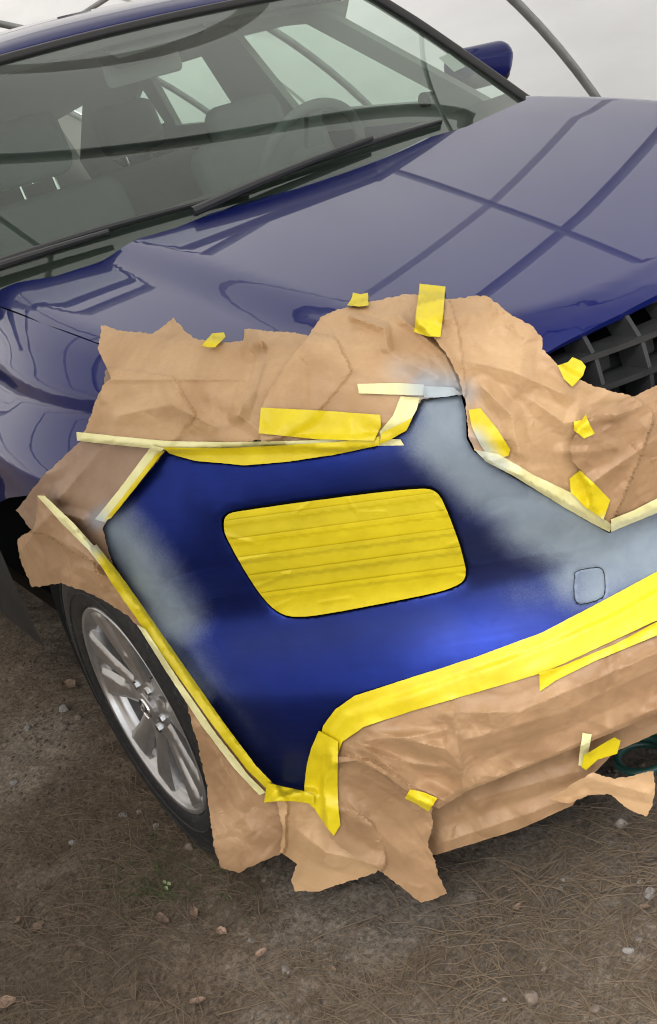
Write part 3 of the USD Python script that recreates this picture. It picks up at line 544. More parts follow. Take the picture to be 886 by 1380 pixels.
# left mirror
mcx = at((653, 84), 1, 1.0); wm = xform('wing_mirror', car)
import manifold3d as m3
def hull_spheres(items, ref=None):
    h = m3.Manifold.batch_hull([m3.Manifold.sphere(r, 24).scale(s).translate(list(p)) for p, r, s in items]).to_mesh(); return tm(h.vert_properties[:, :3], h.tri_verts)
hs = hull_spheres([((0, -.085, .015), .05, (1, 1, 1)), ((0, .07, .005), .052, (1, 1, 1)), ((-.05, -.08, .01), .055, (.6, 1, 1)), ((-.06, .085, .0), .06, (.5, .8, 1)), ((0, .06, -.02), .05, (1, 1, 1)), ((-.04, -.06, -.02), .05, (1, 1, 1))])
hs.apply_scale(.88); hs.apply_translation(mcx); obj('mirror_shell', hs, 'paint', wm, smooth=True)
low = hull_spheres([((-.005, -.07, -.035), .04, (1, 1, 1)), ((-.01, .075, -.045), .035, (1, 1, 1)), ((-.06, .09, -.03), .04, (.5, 1, 1)), ((-.05, -.06, -.04), .03, (1, 1, 1))]); low.apply_scale(.88); low.apply_translation(mcx); obj('mirror_base', low, 'black', wm, smooth=True)
obj('mirror_arm', tube([mcx+[-.03, -.06, -.05], mcx+[-.04, -.16, -.06], mcx+[-.03, -.24, -.05]], .022, 10), 'black', wm, smooth=True)
# wheel ----------------------------------------------------------------------
def ring(profile, n=72):                         # revolve (r, y) around the wheel's axle (y)
    pr_ = np.asarray(profile, float); a = np.linspace(0, 2*np.pi, n, endpoint=False); G_ = np.zeros((n, len(pr_), 3))
    for i, t_ in enumerate(a): G_[i] = np.stack([pr_[:, 0]*math.cos(t_), pr_[:, 1], pr_[:, 0]*math.sin(t_)], 1)
    G_ = np.concatenate([G_, G_[:1]]); return gridmesh(G_)
def wheel(pos, side, rot=0.3):
    w = xform('wheel', car); L = np.array(pos)
    def put(name, mm, m, smooth=30, parent=None, **kw):
        mm = mm.copy(); v = mm.vertices.copy(); v[:, 1] *= -side if side < 0 else 1
        mm.vertices = mm.vertices*[1, -side, 1]+L
        if side > 0: mm.faces = mm.faces[:, ::-1]
        return obj(name, mm, m, parent or w, smooth=smooth, **kw)
    # local: outer face at y = 0, inwards +y (for the right wheel side = -1)
    tp = [(.232, .012), (.240, -.004), (.258, -.010), (.285, -.012), (.315, -.006), (.335, .008), (.349, .026), (.354, .045), (.356, .11), (.354, .18), (.346, .205), (.32, .225), (.27, .235), (.235, .22)]
    pp = PchipInterpolator(np.arange(len(tp)), np.array(tp))(np.linspace(0, len(tp)-1, 60))
    ty = put('tyre', ring(pp, 96), 'tyre', True)
    blocks = []
    for i in range(60):                           # tread blocks at the shoulder
        t_ = i/60*2*np.pi; R4 = trimesh.transformations.rotation_matrix(-t_, [0, 1, 0])
        for yy_, ln in ((.040, .03), (.085, .03), (.13, .03), (.175, .03)):
            b = trimesh.creation.box((.013, ln, .027)); b.apply_translation((.356, yy_, 0)); b.apply_transform(R4); blocks.append(b)
    put('tread', cat_(blocks), 'tyre', False, ty)
    # raised bead lines on the sidewall
    put('bead_line', ring([(.268, -.0105), (.270, -.0145), (.272, -.0115)], 96), 'tyre', True, ty)
    put('bead_line', ring([(.322, -.004), (.324, -.0075), (.326, -.002)], 96), 'tyre', True, ty)
    rp = [(.233, .010), (.236, .000), (.232, -.006), (.226, -.004), (.222, .006), (.217, .012), (.210, .018), (.206, .03)]
    bp_ = [(.206, .03), (.204, .06), (.200, .12), (.205, .19), (.228, .205)]
    rm = put('rim', ring(PchipInterpolator(np.arange(len(rp)), np.array(rp))(np.linspace(0, len(rp)-1, 50)), 96), 'alloy', True)
    put('barrel', ring(bp_, 96), 'alloy_dark', True, rm)
    put('barrel_back', ring([(.21, .15), (.02, .15)], 48), 'alloy_dark', True, rm)
    put('brake_disc', ring([(.145, .12), (.147, .112), (.145, .104), (.06, .10)], 48), 'alloy_dark', 20)
    for k_ in range(5):
        a = rot+k_*2*np.pi/5
        # a broad spoke that forks: outline in the wheel's plane, dished towards the hub
        out = Polygon([(.040, -.034), (.075, -.042), (.13, -.058), (.18, -.080), (.2145, -.098), (.2225, -.050), (.2205, -.017), (.175, -.009), (.115, -.005), (.115, .005), (.175, .009), (.2205, .017), (.2225, .050), (.2145, .098), (.18, .080), (.13, .058), (.075, .042), (.040, .034)]).buffer(.006).buffer(-.006)
        p2, t2, _ = triangulate(out, .007)
        rr = np.hypot(p2[:, 0], p2[:, 1]); dish = np.interp(rr, [.04, .08, .15, .20, .224], [.026, .024, .015, .009, .007])+.010*np.exp(-((np.abs(p2[:, 1])/np.maximum(rr, .05)-.17)/.10)**2)*0
        dd = shapely.distance(shapely.points(p2), out.exterior); h_ = dish - .007*sstep(0, .014, dd) + .006*(1-sstep(.0, .018, np.abs(p2[:, 1])))*sstep(.06, .10, rr)
        Vs = np.stack([p2[:, 0], h_, p2[:, 1]], 1); Ns = np.tile([[0, -1., 0]], (len(Vs), 1)); Vs, Ts = solid(Vs, t2, Ns, .030)
        mm = tm(Vs, Ts); mm.apply_transform(trimesh.transformations.rotation_matrix(-a, [0, 1, 0])); mm.fix_normals(); put('spoke', mm, 'alloy', 35, rm)
    put('hub_disc', ring([(.072, .034), (.068, .020), (.060, .0175), (.034, .019), (.0001, .019)], 40), 'alloy', 35, rm)
    cp = put('hub_cap', ring([(.034, .03), (.033, .012), (.028, .008), (.0001, .006)], 40), 'alloy', 35, rm)
    put('emblem_ring', ring([(.024, .0085), (.0225, .0045), (.020, .0065)], 40), 'chrome', 35, rm)
    bars_ = [box((-.008, .005, 0), (.0045, .004, .024)), box((.008, .005, 0), (.0045, .004, .024)), box((0, .005, 0), (.018, .004, .0045))]
    em = cat_(bars_); em.vertices[:, 0] += em.vertices[:, 2]*.35; put('emblem_letter', em, 'chrome', False, rm)
    for k_ in range(5):
        a = rot+(k_+.5)*2*np.pi/5; b = trimesh.creation.cylinder(.0095, .022, sections=6); b.apply_transform(trimesh.transformations.rotation_matrix(math.pi/2, [1, 0, 0])); b.apply_translation((.052*math.cos(a), .0235, .052*math.sin(a))); put('lug_nut', b, 'chrome', False, rm)
    a = rot+.32; put('valve', tube([(.205*math.cos(a), .02, .205*math.sin(a)), (.19*math.cos(a), .0, .19*math.sin(a))], .004, 8), 'black', 30, rm)
wheel((-.95, -.896, .348), -1, .42); wheel((-.95, .896, .348), 1); wheel((-3.65, -.896, .348), -1); wheel((-3.65, .896, .348), 1)
# wheel arch liners
def body_half(x): return .94*(1-np.clip((np.asarray(x)+1.1)/1.1, 0, .98)**2.15)**(1/2.15)
for s in (-1, 1):
    al = np.linspace(-.35, math.pi+.35, 40); ax_ = -.93+.445*np.cos(al); lim = body_half(ax_)
    rows = [np.stack([ax_, s*np.minimum(yv, lim-.05), .36+.45*np.sin(al)], 1) for yv in (.45, .60, .76, .885)]
    obj('arch_liner', gridmesh(np.array(rows)), 'black_matt', car, smooth=True)

# ------------------------------------------------------------------ masking paper and tape: sheets laid on the body and on each other
BU0, BV0, BST = -80, 330, 2.5
bu, bv = np.arange(BU0, 1190, BST), np.arange(BV0, 1300, BST)
UU, VV = np.meshgrid(bu, bv)
TB = np.linalg.norm(pc(np.stack([UU.ravel(), VV.ravel()], 1))-CAM, axis=1).reshape(UU.shape)
bad = np.isnan(TB); TB[bad] = np.nanmax(TB)
def facets(pts, cell, seed):
    """random creased facets: heights at scattered points, flat triangles between, 0..1"""
    g = np.random.default_rng(seed); x0, y0 = pts.min(0)-cell*2; x1, y1 = pts.max(0)+cell*2
    n = max(8, int((x1-x0)*(y1-y0)/cell**2)); c = g.uniform((x0, y0), (x1, y1), (n, 2)); c = np.vstack([c, [(x0-99, y0-99), (x1+99, y0-99), (x0-99, y1+99), (x1+99, y1+99)]])
    return LinearNDInterpolator(c, g.uniform(0, 1, len(c)))(pts)
def crumple(pts, P, sc, seed):
    cell = 620/sc; q = pts@np.array([[math.cos(seed), -math.sin(seed)], [math.sin(seed), math.cos(seed)]])*[1., .62]
    act = sstep(.35, .65, meshkit.fbm(np.c_[pts*.012, np.full(len(pts), seed*1.7)], 2, seed))
    return .8*facets(q, cell, seed)+.50*facets(pts, cell*.45, seed+1)*(.25+.75*act)+.26*facets(pts, cell*.2, seed+2)*act
SHEETS = []
def sheet(name, poly, m, label, cat, lift=.002, amp=.004, scale=14., folds=(), edge=.0, jag=0., res=4., seed=1, th=.0004, over=(), smoothk=4., group=None, bulge=(), rnd=1, parent=None, crisp=None, taper=None, creases=0.):
    global TB
    p = np.asarray(poly, float)
    if rnd: 
        pg = Polygon(p)
        if jag:
            ring_ = np.array(shapely.segmentize(pg.exterior, 2.6).coords)[:-1]
            r3 = np.c_[ring_*.05, np.full(len(ring_), seed)]; r4 = np.c_[ring_*.33, np.full(len(ring_), seed)]
            nx = np.stack([meshkit.noise(r3, seed)-.5, meshkit.noise(r3, seed+31)-.5], 1)*.8+np.stack([meshkit.noise(r4, seed+3)-.5, meshkit.noise(r4, seed+37)-.5], 1)
            pg = Polygon(ring_+nx*jag*np.array([1., 1.])).buffer(0)
    else: pg = Polygon(p)
    pts, t, pg = triangulate(pg, res, seed)
    mn = minimum_filter(TB, 3); sm = np.minimum(gaussian_filter(mn, smoothk), mn) if smoothk else mn
    co = np.stack([(pts[:, 1]-BV0)/BST, (pts[:, 0]-BU0)/BST]); T = map_coordinates(sm, co, order=1, mode='nearest')
    rd = rays(pts); P = CAM+rd*T[:, None]; body_p = pc(pts); N = np.where(np.isnan(body_p), -rd, 0); ok = ~np.isnan(body_p[:, 0]); N[ok] = grad(body_p[ok])
    sp = shapely.points(pts); h = lift + amp*crumple(pts, P, scale, seed)
    for line, a_, w_ in folds:
        d = shapely.distance(sp, LineString(line)); h = h + a_*np.clip(1-d/w_, 0, 1)**1.3*(.7+.6*meshkit.noise(np.c_[pts*.05, 0*d], seed))
    if creases:                                   # straight sharp creases, ridges and valleys
        gq = np.random.default_rng(seed+900); x0, y0, x1, y1 = pg.bounds
        for _ in range(int(creases*pg.area/9000)):
            c_ = gq.uniform((x0, y0), (x1, y1)); th_ = gq.uniform(0, np.pi); ln = gq.uniform(18, 75); v_ = np.array([math.cos(th_), math.sin(th_)])*ln/2
            d = shapely.distance(sp, LineString([c_-v_, c_+gq.normal(0, 3, 2), c_+v_])); fall = np.clip(1.15-np.linalg.norm(pts-c_, axis=1)/ln, 0, 1)
            h = h + gq.choice([-.6, 1.])*gq.uniform(.0025, .006)*np.clip(1-d/gq.uniform(7, 15), 0, 1)*fall
    for line, a_, w_ in bulge:
        d = shapely.distance(sp, LineString(line) if len(line) > 1 else Point(line[0])); h = h + a_*np.exp(-(d/w_)**2)
    if taper: h = lift*.4 + (h-lift*.4)*sstep(0, taper[1], shapely.distance(sp, LineString(taper[0])))
    if edge:
        d = shapely.distance(sp, pg.exterior); h = h + edge*(1-sstep(0, 22, d))*np.clip(2.2*meshkit.noise(np.c_[pts*.018, 0*d+seed], seed+77)-.7, 0, 1.3)
    T = T - h/np.maximum(.40, -(rd*N).sum(1)); P = CAM+rd*T[:, None]
    q = pr(P); 
    f = LinearNDInterpolator(q, np.linalg.norm(P-CAM, axis=1)); x0, y0, x1, y1 = pg.bounds
    ii = (UU > x0-25) & (UU < x1+25) & (VV > y0-25) & (VV < y1+25); uv = np.stack([UU[ii], VV[ii]], 1)
    nb = len(shapely.segmentize(pg.exterior, res).coords)-1; qg = shapely.make_valid(Polygon(q[:nb])).buffer(1.2)
    val = f(uv); ins = shapely.contains_xy(qg, uv[:, 0], uv[:, 1]); cur = TB[ii]; val = np.where(ins & ~np.isnan(val), np.minimum(val, cur), cur); TB[ii] = val
    V, Fc = solid(P, t, N, th); o = blob(pts, *over) if over else np.zeros(len(pts))
    return obj(name, tm(V, Fc), m, parent, smooth=crisp or True, attrs={'primer': np.r_[o, o]}, label=label, cat=cat, group=group)
PG, TG = 'kraft masking paper on the car', 'strips of masking tape on the car'
def paper(poly, label, m='paper', **kw): return sheet('masking_paper', poly, m, label, 'paper', group=PG, **{**dict(lift=.003, res=2.2, amp=.007, edge=.005, jag=2.4, smoothk=5., crisp=13, creases=2.2), **kw})
def tape(poly, label, m='tape', **kw): return sheet('masking_tape', poly, m, label, 'tape', group=TG, **{**dict(lift=.0016, amp=.0012, scale=40., edge=.0015, jag=.5, res=3., smoothk=.8, th=.0003), **kw})

paper([(143, 498), (135, 545), (112, 592), (60, 640), (22, 688), (32, 700), (40, 712), (64, 716), (98, 738), (128, 756), (152, 762), (146, 742), (137, 712), (170, 670), (224, 606), (260, 560), (230, 510)], 'thin see-through brown paper hanging over the front fender edge', 'paper3', seed=3, amp=.004,
      folds=[([(80, 672), (130, 612), (150, 588)], .008, 14), ([(75, 690), (110, 700)], .01, 14)], lift=.006, over=[([(132, 700), (150, 690)], 12, 12, .7)])
paper([(137, 438), (170, 446), (205, 449), (234, 428), (248, 444), (263, 457), (300, 462), (328, 459), (330, 443), (362, 446), (400, 449), (450, 458), (470, 500), (420, 560), (380, 588), (330, 596), (225, 604), (200, 598), (110, 590), (122, 560), (138, 520), (150, 510), (140, 485), (133, 470)], 'large brown paper sheet with a torn peak over the headlight', seed=5, lift=.007, amp=.005,
      folds=[([(333, 448), (345, 490), (322, 560)], .020, 16), ([(350, 470), (328, 540)], -.010, 12), ([(150, 512), (330, 510)], .004, 6), ([(160, 560), (230, 545), (290, 575)], .012, 24), ([(320, 560), (350, 580)], .012, 14)], bulge=[([(250, 530)], .012, 60)])
paper([(50, 668), (58, 664), (90, 700), (122, 737), (160, 785), (205, 846), (262, 930), (322, 1008), (368, 1056), (386, 1086), (382, 1120), (381, 1149), (350, 1163), (322, 1176), (297, 1170), (288, 1140), (283, 1100), (279, 1060), (266, 1000), (252, 950), (236, 918), (222, 885), (200, 860), (172, 830), (130, 804), (82, 786), (44, 792), (34, 770), (26, 752), (24, 728), (46, 712), (50, 690)], 'long brown paper strip along the wheel arch down to the tyre', 'paper2', seed=7, lift=.012, amp=.009, scale=18.,
      folds=[([(95, 735), (120, 750), (135, 790)], .012, 14), ([(110, 765), (150, 780)], .010, 12), ([(270, 980), (330, 1080)], .010, 16), ([(250, 930), (300, 1000)], .010, 12), ([(290, 1040), (340, 1120)], .008, 20), ([(60, 700), (30, 740)], .008, 20)], bulge=[([(40, 750), (80, 780)], .018, 30), ([(300, 1140), (340, 1150)], .02, 40)])
paper([(416, 452), (432, 428), (455, 416), (478, 411), (510, 405), (545, 396), (570, 398), (600, 402), (615, 440), (622, 500), (626, 531), (600, 533), (568, 538), (545, 578), (510, 596), (440, 600), (352, 594), (350, 560), (362, 530), (385, 492)], 'brown paper sheet over the hood corner above the headlight', seed=9, lift=.006, amp=.005,
      folds=[([(478, 428), (518, 442), (522, 468)], .010, 10), ([(515, 470), (590, 508)], .006, 16), ([(540, 428), (600, 478), (618, 520)], .008, 10)], over=[([(575, 520), (610, 525)], 22, 20, .8), ([(540, 500), (600, 505)], 14, 20, .35)])
paper([(561, 432), (560, 412), (600, 404), (640, 398), (656, 398), (672, 410), (690, 426), (720, 440), (732, 456), (731, 470), (760, 500), (800, 520), (850, 534), (880, 560), (850, 640), (820, 706), (806, 700), (760, 672), (700, 640), (660, 622), (640, 606), (632, 585), (628, 545), (620, 510), (602, 476), (580, 448)], 'crumpled brown paper sheet between hood edge and grille', seed=11, creases=4., lift=.006, amp=.010, scale=11.,
      folds=[([(600, 478), (690, 500), (760, 530)], .012, 20), ([(650, 520), (690, 560), (700, 610)], .014, 18), ([(705, 455), (700, 520)], .010, 22), ([(720, 540), (760, 570), (830, 560)], .010, 18), ([(760, 610), (830, 600)], .008, 16)], over=[([(628, 530)], 14, 18, .6), ([(640, 590)], 10, 14, .4)])
g2 = [px0(.69, -.05), px0(.69, .1), px0(.80, .1), px0(.80, -.05)]
paper([(900, 508), (886, 520), (850, 536), (806, 556), (782, 576), (770, 596), (770, 618), (796, 650), (800, 680), (824, 708), (856, 698), (886, 684), (940, 655), (990, 625), (1010, 560), (985, 480), (940, 488)], 'brown paper sheet across the lower grille at the right', 'paper2', seed=13, lift=.008, amp=.008,
      folds=[([(800, 650), (886, 590)], .008, 16), ([(800, 560), (790, 620)], .008, 16), ([(830, 560), (886, 540)], .006, 14)])
# lower papers
paper([(440, 1040), (455, 1015), (500, 1020), (560, 1060), (590, 1080), (720, 1020), (886, 960), (985, 910), (990, 938), (886, 988), (828, 1014), (800, 1044), (772, 1086), (700, 1118), (590, 1152), (500, 1165), (440, 1120)], 'lowest brown paper apron hanging under the bumper', 'paper2', seed=15, lift=-.030, amp=.007, scale=9., edge=.004, jag=.8,
      folds=[([(600, 1135), (720, 1095), (886, 1025)], .012, 20), ([(640, 1080), (780, 1040)], .006, 16)])
paper([(738, 1078), (770, 1058), (800, 1042), (830, 1050), (880, 1040), (884, 1062), (880, 1085), (872, 1101), (850, 1092), (825, 1072), (800, 1070), (770, 1082)], 'small torn paper flap sticking out low at the right', seed=17, lift=.012, amp=.004, folds=[([(800, 1052), (876, 1070)], .008, 14)])
paper([(372, 1076), (420, 1066), (440, 1080), (500, 1110), (520, 1160), (505, 1178), (470, 1188), (430, 1202), (397, 1202), (392, 1185), (400, 1165), (378, 1148), (382, 1120)], 'pale brown paper end on the ground side below the bumper tip', seed=19, lift=.008, amp=.006, folds=[([(390, 1110), (440, 1150), (510, 1165)], .01, 22)], bulge=[([(420, 1150)], .012, 40)])
paper([(436, 1060), (452, 1020), (500, 1028), (545, 1060), (582, 1085), (584, 1110), (578, 1140), (592, 1180), (602, 1205), (584, 1214), (568, 1218), (545, 1200), (515, 1175), (470, 1150), (446, 1130)], 'pointed brown paper flap below the curved tape', 'paper2', seed=21, lift=.012, amp=.006,
      folds=[([(470, 1080), (540, 1150)], .008, 24), ([(500, 1035), (575, 1090)], .008, 14)], jag=3)
g3 = [px0(.46, 0), px0(.34, 0)]
paper([(446, 1030), (446, 990), (470, 962), (560, 935), (640, 908), (730, 878), (830, 832), (886, 800), (1000, 735), (1010, 890), (886, 962), (800, 998), (700, 1038), (630, 1066), (592, 1090), (560, 1075), (520, 1045), (480, 1025)], 'wide wrinkled brown paper band under the yellow tape', 'paper2', seed=23, crisp=16, creases=3.2, lift=.008, amp=.013, scale=9., edge=.003, jag=.8, taper=([(446, 990), (470, 962), (560, 935), (640, 908), (730, 878), (830, 832), (886, 800), (1000, 735)], 60),
      folds=[([(480, 1000), (560, 1060), (600, 1080)], .016, 18), ([(500, 985), (600, 1010), (640, 1055)], .014, 22), ([(600, 960), (700, 960), (886, 880)], .012, 24), ([(620, 1000), (760, 960), (886, 900)], .010, 24), ([(590, 1078), (740, 1020), (886, 955)], .016, 30), ([(610, 950), (625, 1060)], .010, 20), ([(462, 1005), (560, 1030), (600, 1035)], .009, 10), ([(462, 1000), (540, 995), (600, 985)], .008, 10), ([(465, 1010), (520, 1045)], .008, 9), ([(480, 985), (530, 970)], .006, 9)])

# tapes -----------------------------------------------------------------------
tape([(103, 582), (160, 588), (222, 594), (300, 596), (400, 594), (470, 590), (540, 592), (545, 600), (440, 603), (330, 606), (222, 606), (160, 600), (104, 594)], 'long pale tape strip across the paper beside the headlight', 'pale')
tape([(220, 603), (300, 604), (380, 600), (450, 596), (512, 588), (512, 600), (450, 613), (390, 622), (330, 627), (262, 621), (228, 611)], 'curved yellow tape along the lower headlight edge', m='tape', edge=.002, amp=.002)
tape([(352, 549), (430, 553), (513, 559), (514, 575), (504, 594), (430, 592), (349, 584)], 'wide yellow tape band on the paper above the headlight edge', amp=.0016)
tape([(482, 517), (540, 516), (572, 518), (572, 533), (540, 532), (484, 530)], 'short pale tape strip left of the bumper peak', 'pale', over=[([(572, 522)], 25, 25, .8)])
tape([(572, 520), (612, 522), (622, 531), (600, 535), (572, 536)], 'overspray covered tape end at the bumper peak', 'pale', over=[([(600, 528)], 60, 5, .9)])
tape([(540, 534), (566, 536), (562, 552), (548, 578), (515, 594), (512, 582), (530, 560)], 'crinkled pale yellow tape bending down to the headlight corner', 'pale', amp=.003)
tape([(514, 584), (550, 566), (557, 562), (548, 580), (520, 596), (512, 598)], 'yellow tape end under the crinkled pale tape')
tape([(205, 600), (221, 604), (178, 662), (142, 704), (128, 700), (160, 660)], 'diagonal pale tape strip beside the fender joint', 'pale', over=[([(134, 704)], 14, 18, .9)])
tape([(210, 612), (222, 607), (178, 663), (150, 698), (138, 704), (165, 670)], 'narrow yellow tape along the fender joint', over=[([(134, 704)], 10, 14, .8)])
tape([(50, 668), (60, 668), (100, 706), (132, 742), (165, 786), (158, 792), (120, 742), (82, 704)], 'pale tape strip at the top of the wheel arch paper', 'pale', over=[([(125, 735)], 8, 14, .5)])
tape([(122, 738), (130, 734), (160, 772), (207, 838), (250, 900), (300, 972), (345, 1032), (366, 1054), (358, 1062), (332, 1036), (286, 976), (236, 906), (192, 845), (150, 785)], 'long yellow tape line down the wheel arch edge', 'tape_dull', edge=.003, amp=.002, over=[([(128, 738)], 10, 14, .7)])
tape([(185, 842), (196, 848), (242, 918), (292, 990), (336, 1046), (358, 1068), (350, 1072), (316, 1036), (270, 975), (226, 908)], 'pale tape line beside the long arch tape', 'pale', edge=.003, amp=.002)
tape([(632, 552), (648, 550), (672, 580), (688, 606), (686, 614), (662, 622), (648, 600), (636, 575)], 'yellow tape piece with grey overspray on the grille side paper', over=[([(640, 590), (655, 612)], 12, 14, .8)])
tape([(640, 606), (672, 612), (720, 640), (770, 664), (800, 688), (826, 708), (822, 717), (800, 706), (758, 682), (690, 640), (655, 622)], 'pale tape along the grille opening edge', 'pale', over=[([(640, 606), (680, 628)], 8, 10, .6)], amp=.002)
tape([(768, 645), (782, 634), (802, 652), (823, 674), (814, 700), (790, 684), (770, 664)], 'yellow tape piece near the lower grille corner', over=[([(815, 700)], 4, 8, .5)])
tape([(824, 700), (850, 690), (890, 670), (1000, 610), (1004, 622), (890, 690), (850, 706), (824, 717)], 'pale tape along the bottom of the grille at the right', 'pale', over=[([(824, 712), (900, 684)], 4, 10, .4)])
tape([(752, 492), (766, 488), (772, 481), (784, 486), (790, 494), (786, 506), (772, 521), (760, 510)], 'small yellow tape tab beside the black grille', edge=.004, res=2.5)
tape([(774, 568), (784, 566), (790, 558), (796, 574), (802, 584), (788, 591), (774, 580)], 'small yellow tape tab between two paper sheets', edge=.004, res=2.5)
tape([(566, 382), (601, 386), (598, 420), (594, 454), (576, 453), (558, 447), (562, 414)], 'upright yellow tape strip on the top paper edge', amp=.0008)
tape([(468, 411), (474, 402), (476, 394), (486, 396), (496, 394), (497, 411), (484, 413)], 'small yellow tape piece on the top left paper edge', edge=.003, res=2.5)
tape([(272, 466), (286, 449), (302, 448), (304, 454), (290, 468), (281, 468)], 'small yellow tape scrap at the top of the headlight paper', edge=.003, res=2.5)
# bottom edge tapes
nb = [(1000, 705), (1000, 765)]
tape([(430, 1000), (436, 978), (452, 956), (478, 938), (540, 918), (640, 886), (730, 853), (820, 806), (886, 770), (1000, 700), (1004, 765), (886, 836), (830, 862), (735, 906), (640, 934), (550, 960), (490, 980), (462, 1000), (456, 1015), (428, 1020)], 'broad yellow tape band along the bumper lower edge', amp=.0014, res=4.)
tape([(727, 908), (760, 897), (830, 868), (886, 838), (960, 795), (962, 808), (886, 856), (800, 892), (748, 918), (728, 932)], 'second yellow tape layer hanging below the broad band', amp=.002, edge=.004)
tape([(420, 1008), (430, 985), (456, 1000), (455, 1050), (456, 1085), (459, 1112), (450, 1127), (438, 1112), (424, 1090), (412, 1080), (410, 1062), (414, 1030)], 'upright yellow tape strip turning down at the bumper tip', amp=.0014)
tape([(360, 1055), (380, 1060), (408, 1066), (424, 1072), (424, 1084), (396, 1080), (376, 1080), (356, 1082)], 'short yellow tape at the bottom end of the bumper', amp=.002)
tape([(546, 1076), (553, 1064), (572, 1068), (590, 1076), (578, 1094), (562, 1084)], 'small yellow tape tab on the pointed paper flap', edge=.004, res=2.5)
tape([(786, 988), (798, 990), (794, 1010), (792, 1034), (780, 1032), (782, 1010)], 'short upright pale tape on the lower paper', 'pale')
tape([(784, 1034), (788, 1018), (804, 1008), (828, 994), (837, 998), (832, 1016), (806, 1024), (790, 1038)], 'yellow tape tab on the lower paper at the right', edge=.004)
# fog lamp covered by overlapping strips
fogp = Polygon(FOG).buffer(-3.)
def fog_strip(v0, v1, sl, label, m='tape_dull', **kw):
    x0, x1 = 280, 650; q = Polygon([(x0, v0+sl*(x0-465)), (x1, v0+sl*(x1-465)), (x1, v1+sl*(x1-465)), (x0, v1+sl*(x0-465))]).intersection(fogp)
    tape(np.array(q.exterior.coords)[:-1], label, m, **{**dict(amp=.0005, edge=.0005, jag=.3, smoothk=0.), **kw})
SL = -.135
for i, lb in enumerate(['topmost', 'second', 'third', 'fourth', 'fifth', 'lowest']):
    fog_strip(664+i*26-10, 664+i*26+(21 if i < 5 else 50), SL, f'{lb} yellow tape strip across the fog lamp', 'tape' if i in (0, 2, 5) else 'tape_dull', seed=40+i, lift=.0005, res=2.4, folds=[([(300, 690), (345, 676)], .0022, 5), ([(306, 722), (350, 734)], .0022, 5), ([(318, 756), (362, 748)], .0025, 5), ([(340, 792), (392, 772)], .0025, 5), ([(366, 820), (400, 806)], .0022, 5), ([(590, 680), (612, 700)], .002, 4), ([(602, 735), (628, 728)], .002, 4), ([(610, 772), (630, 780)], .002, 4), ([(470, 672), (480, 690), (520, 690)], .0016, 4), ([(420, 676), (400, 690)], .0016, 4), ([(430, 812), (470, 806)], .0018, 4)])
# ------------------------------------------------------------------ small things on the ground
def gz(x, y): return ground_h(np.asarray(x, float), np.asarray(y, float))
def pix_ground(u, v): return at((u, v), 2, 0.0)
def blades(n, xr, yr, lr, wr, rise, seed, dens=None, curl=.25):
    g = np.random.default_rng(seed); x = g.uniform(*xr, n); y = g.uniform(*yr, n)
    if dens is not None: k = g.uniform(0, 1, n) < dens(x, y); x, y = x[k], y[k]
    n = len(x); L_ = g.uniform(*lr, n)*g.uniform(.5, 1, n); W = g.uniform(*wr, n); a = g.uniform(0, 2*np.pi, n); b = g.normal(0, curl*2.2, n)
    rs = g.uniform(rise[0], rise[1], n); segs = 4; rows = []; cx, cy = x.copy(), y.copy(); z0 = gz(x, y)+.002
    for s in range(segs+1):
        t_ = s/segs; aa_ = a+b*(t_-.5); 
        if s: cx = cx+np.cos(aa_)*L_/segs; cy = cy+np.sin(aa_)*L_/segs
        z = np.maximum(gz(cx, cy)+.0015, z0+rs*L_*np.sin(np.pi*min(t_*1.0, 1)*.62))
        w = W*(1-.75*t_); nxv, nyv = -np.sin(aa_)*w/2, np.cos(aa_)*w/2
        rows.append(np.stack([np.stack([cx+nxv, cy+nyv, z], 1), np.stack([cx-nxv, cy-nyv, z+W*.3], 1)], 1))
    V = np.stack(rows, 1).reshape(n, -1, 3); base = (np.arange(n)*(2*(segs+1)))[:, None]; Fl = []
    for s in range(segs):
        Fl += [base+[2*s, 2*s+1, 2*s+3], base+[2*s, 2*s+3, 2*s+2]]
    return tm(V.reshape(-1, 3), np.stack(Fl, 1).reshape(-1, 3))
def straw_d(x, y):
    p = np.stack([x, y, 0*x], -1); d = sstep(.40, .58, meshkit.fbm(p*3.5+2, 3, 21)); near = sstep(-1.9, -.95, x)
    return np.clip(.16+.84*d*near, 0, 1)*np.where((y > -.86) & (x < -.35), .18, 1)
obj('dry_grass', blades(42000, (-1.5, .25), (-1.55, -.1), (.02, .12), (.0008, .0019), (.0, .22), 4, straw_d, curl=.11), 'straw', smooth=False, kind='stuff', label='dry straw and pine needles lying on the soil', cat='dry grass')
gc = pix_ground(200, 1205); gc2 = pix_ground(290, 1190)
def green_d(x, y): return np.exp(-((x-gc[0])**2+(y-gc[1])**2)/.09**2)+.5*np.exp(-((x-gc2[0])**2+(y-gc2[1])**2)/.08**2)
obj('green_grass', blades(4200, (gc[0]-.25, gc[0]+.3), (gc[1]-.25, gc[1]+.3), (.02, .05), (.001, .0022), (.3, .9), 8, lambda x, y: .45*green_d(x, y)), 'green', smooth=False, kind='stuff', label='short green grass sprouting by the tyre', cat='grass')
ico = trimesh.creation.icosphere(subdivisions=1); ico2 = trimesh.creation.icosphere(subdivisions=2)
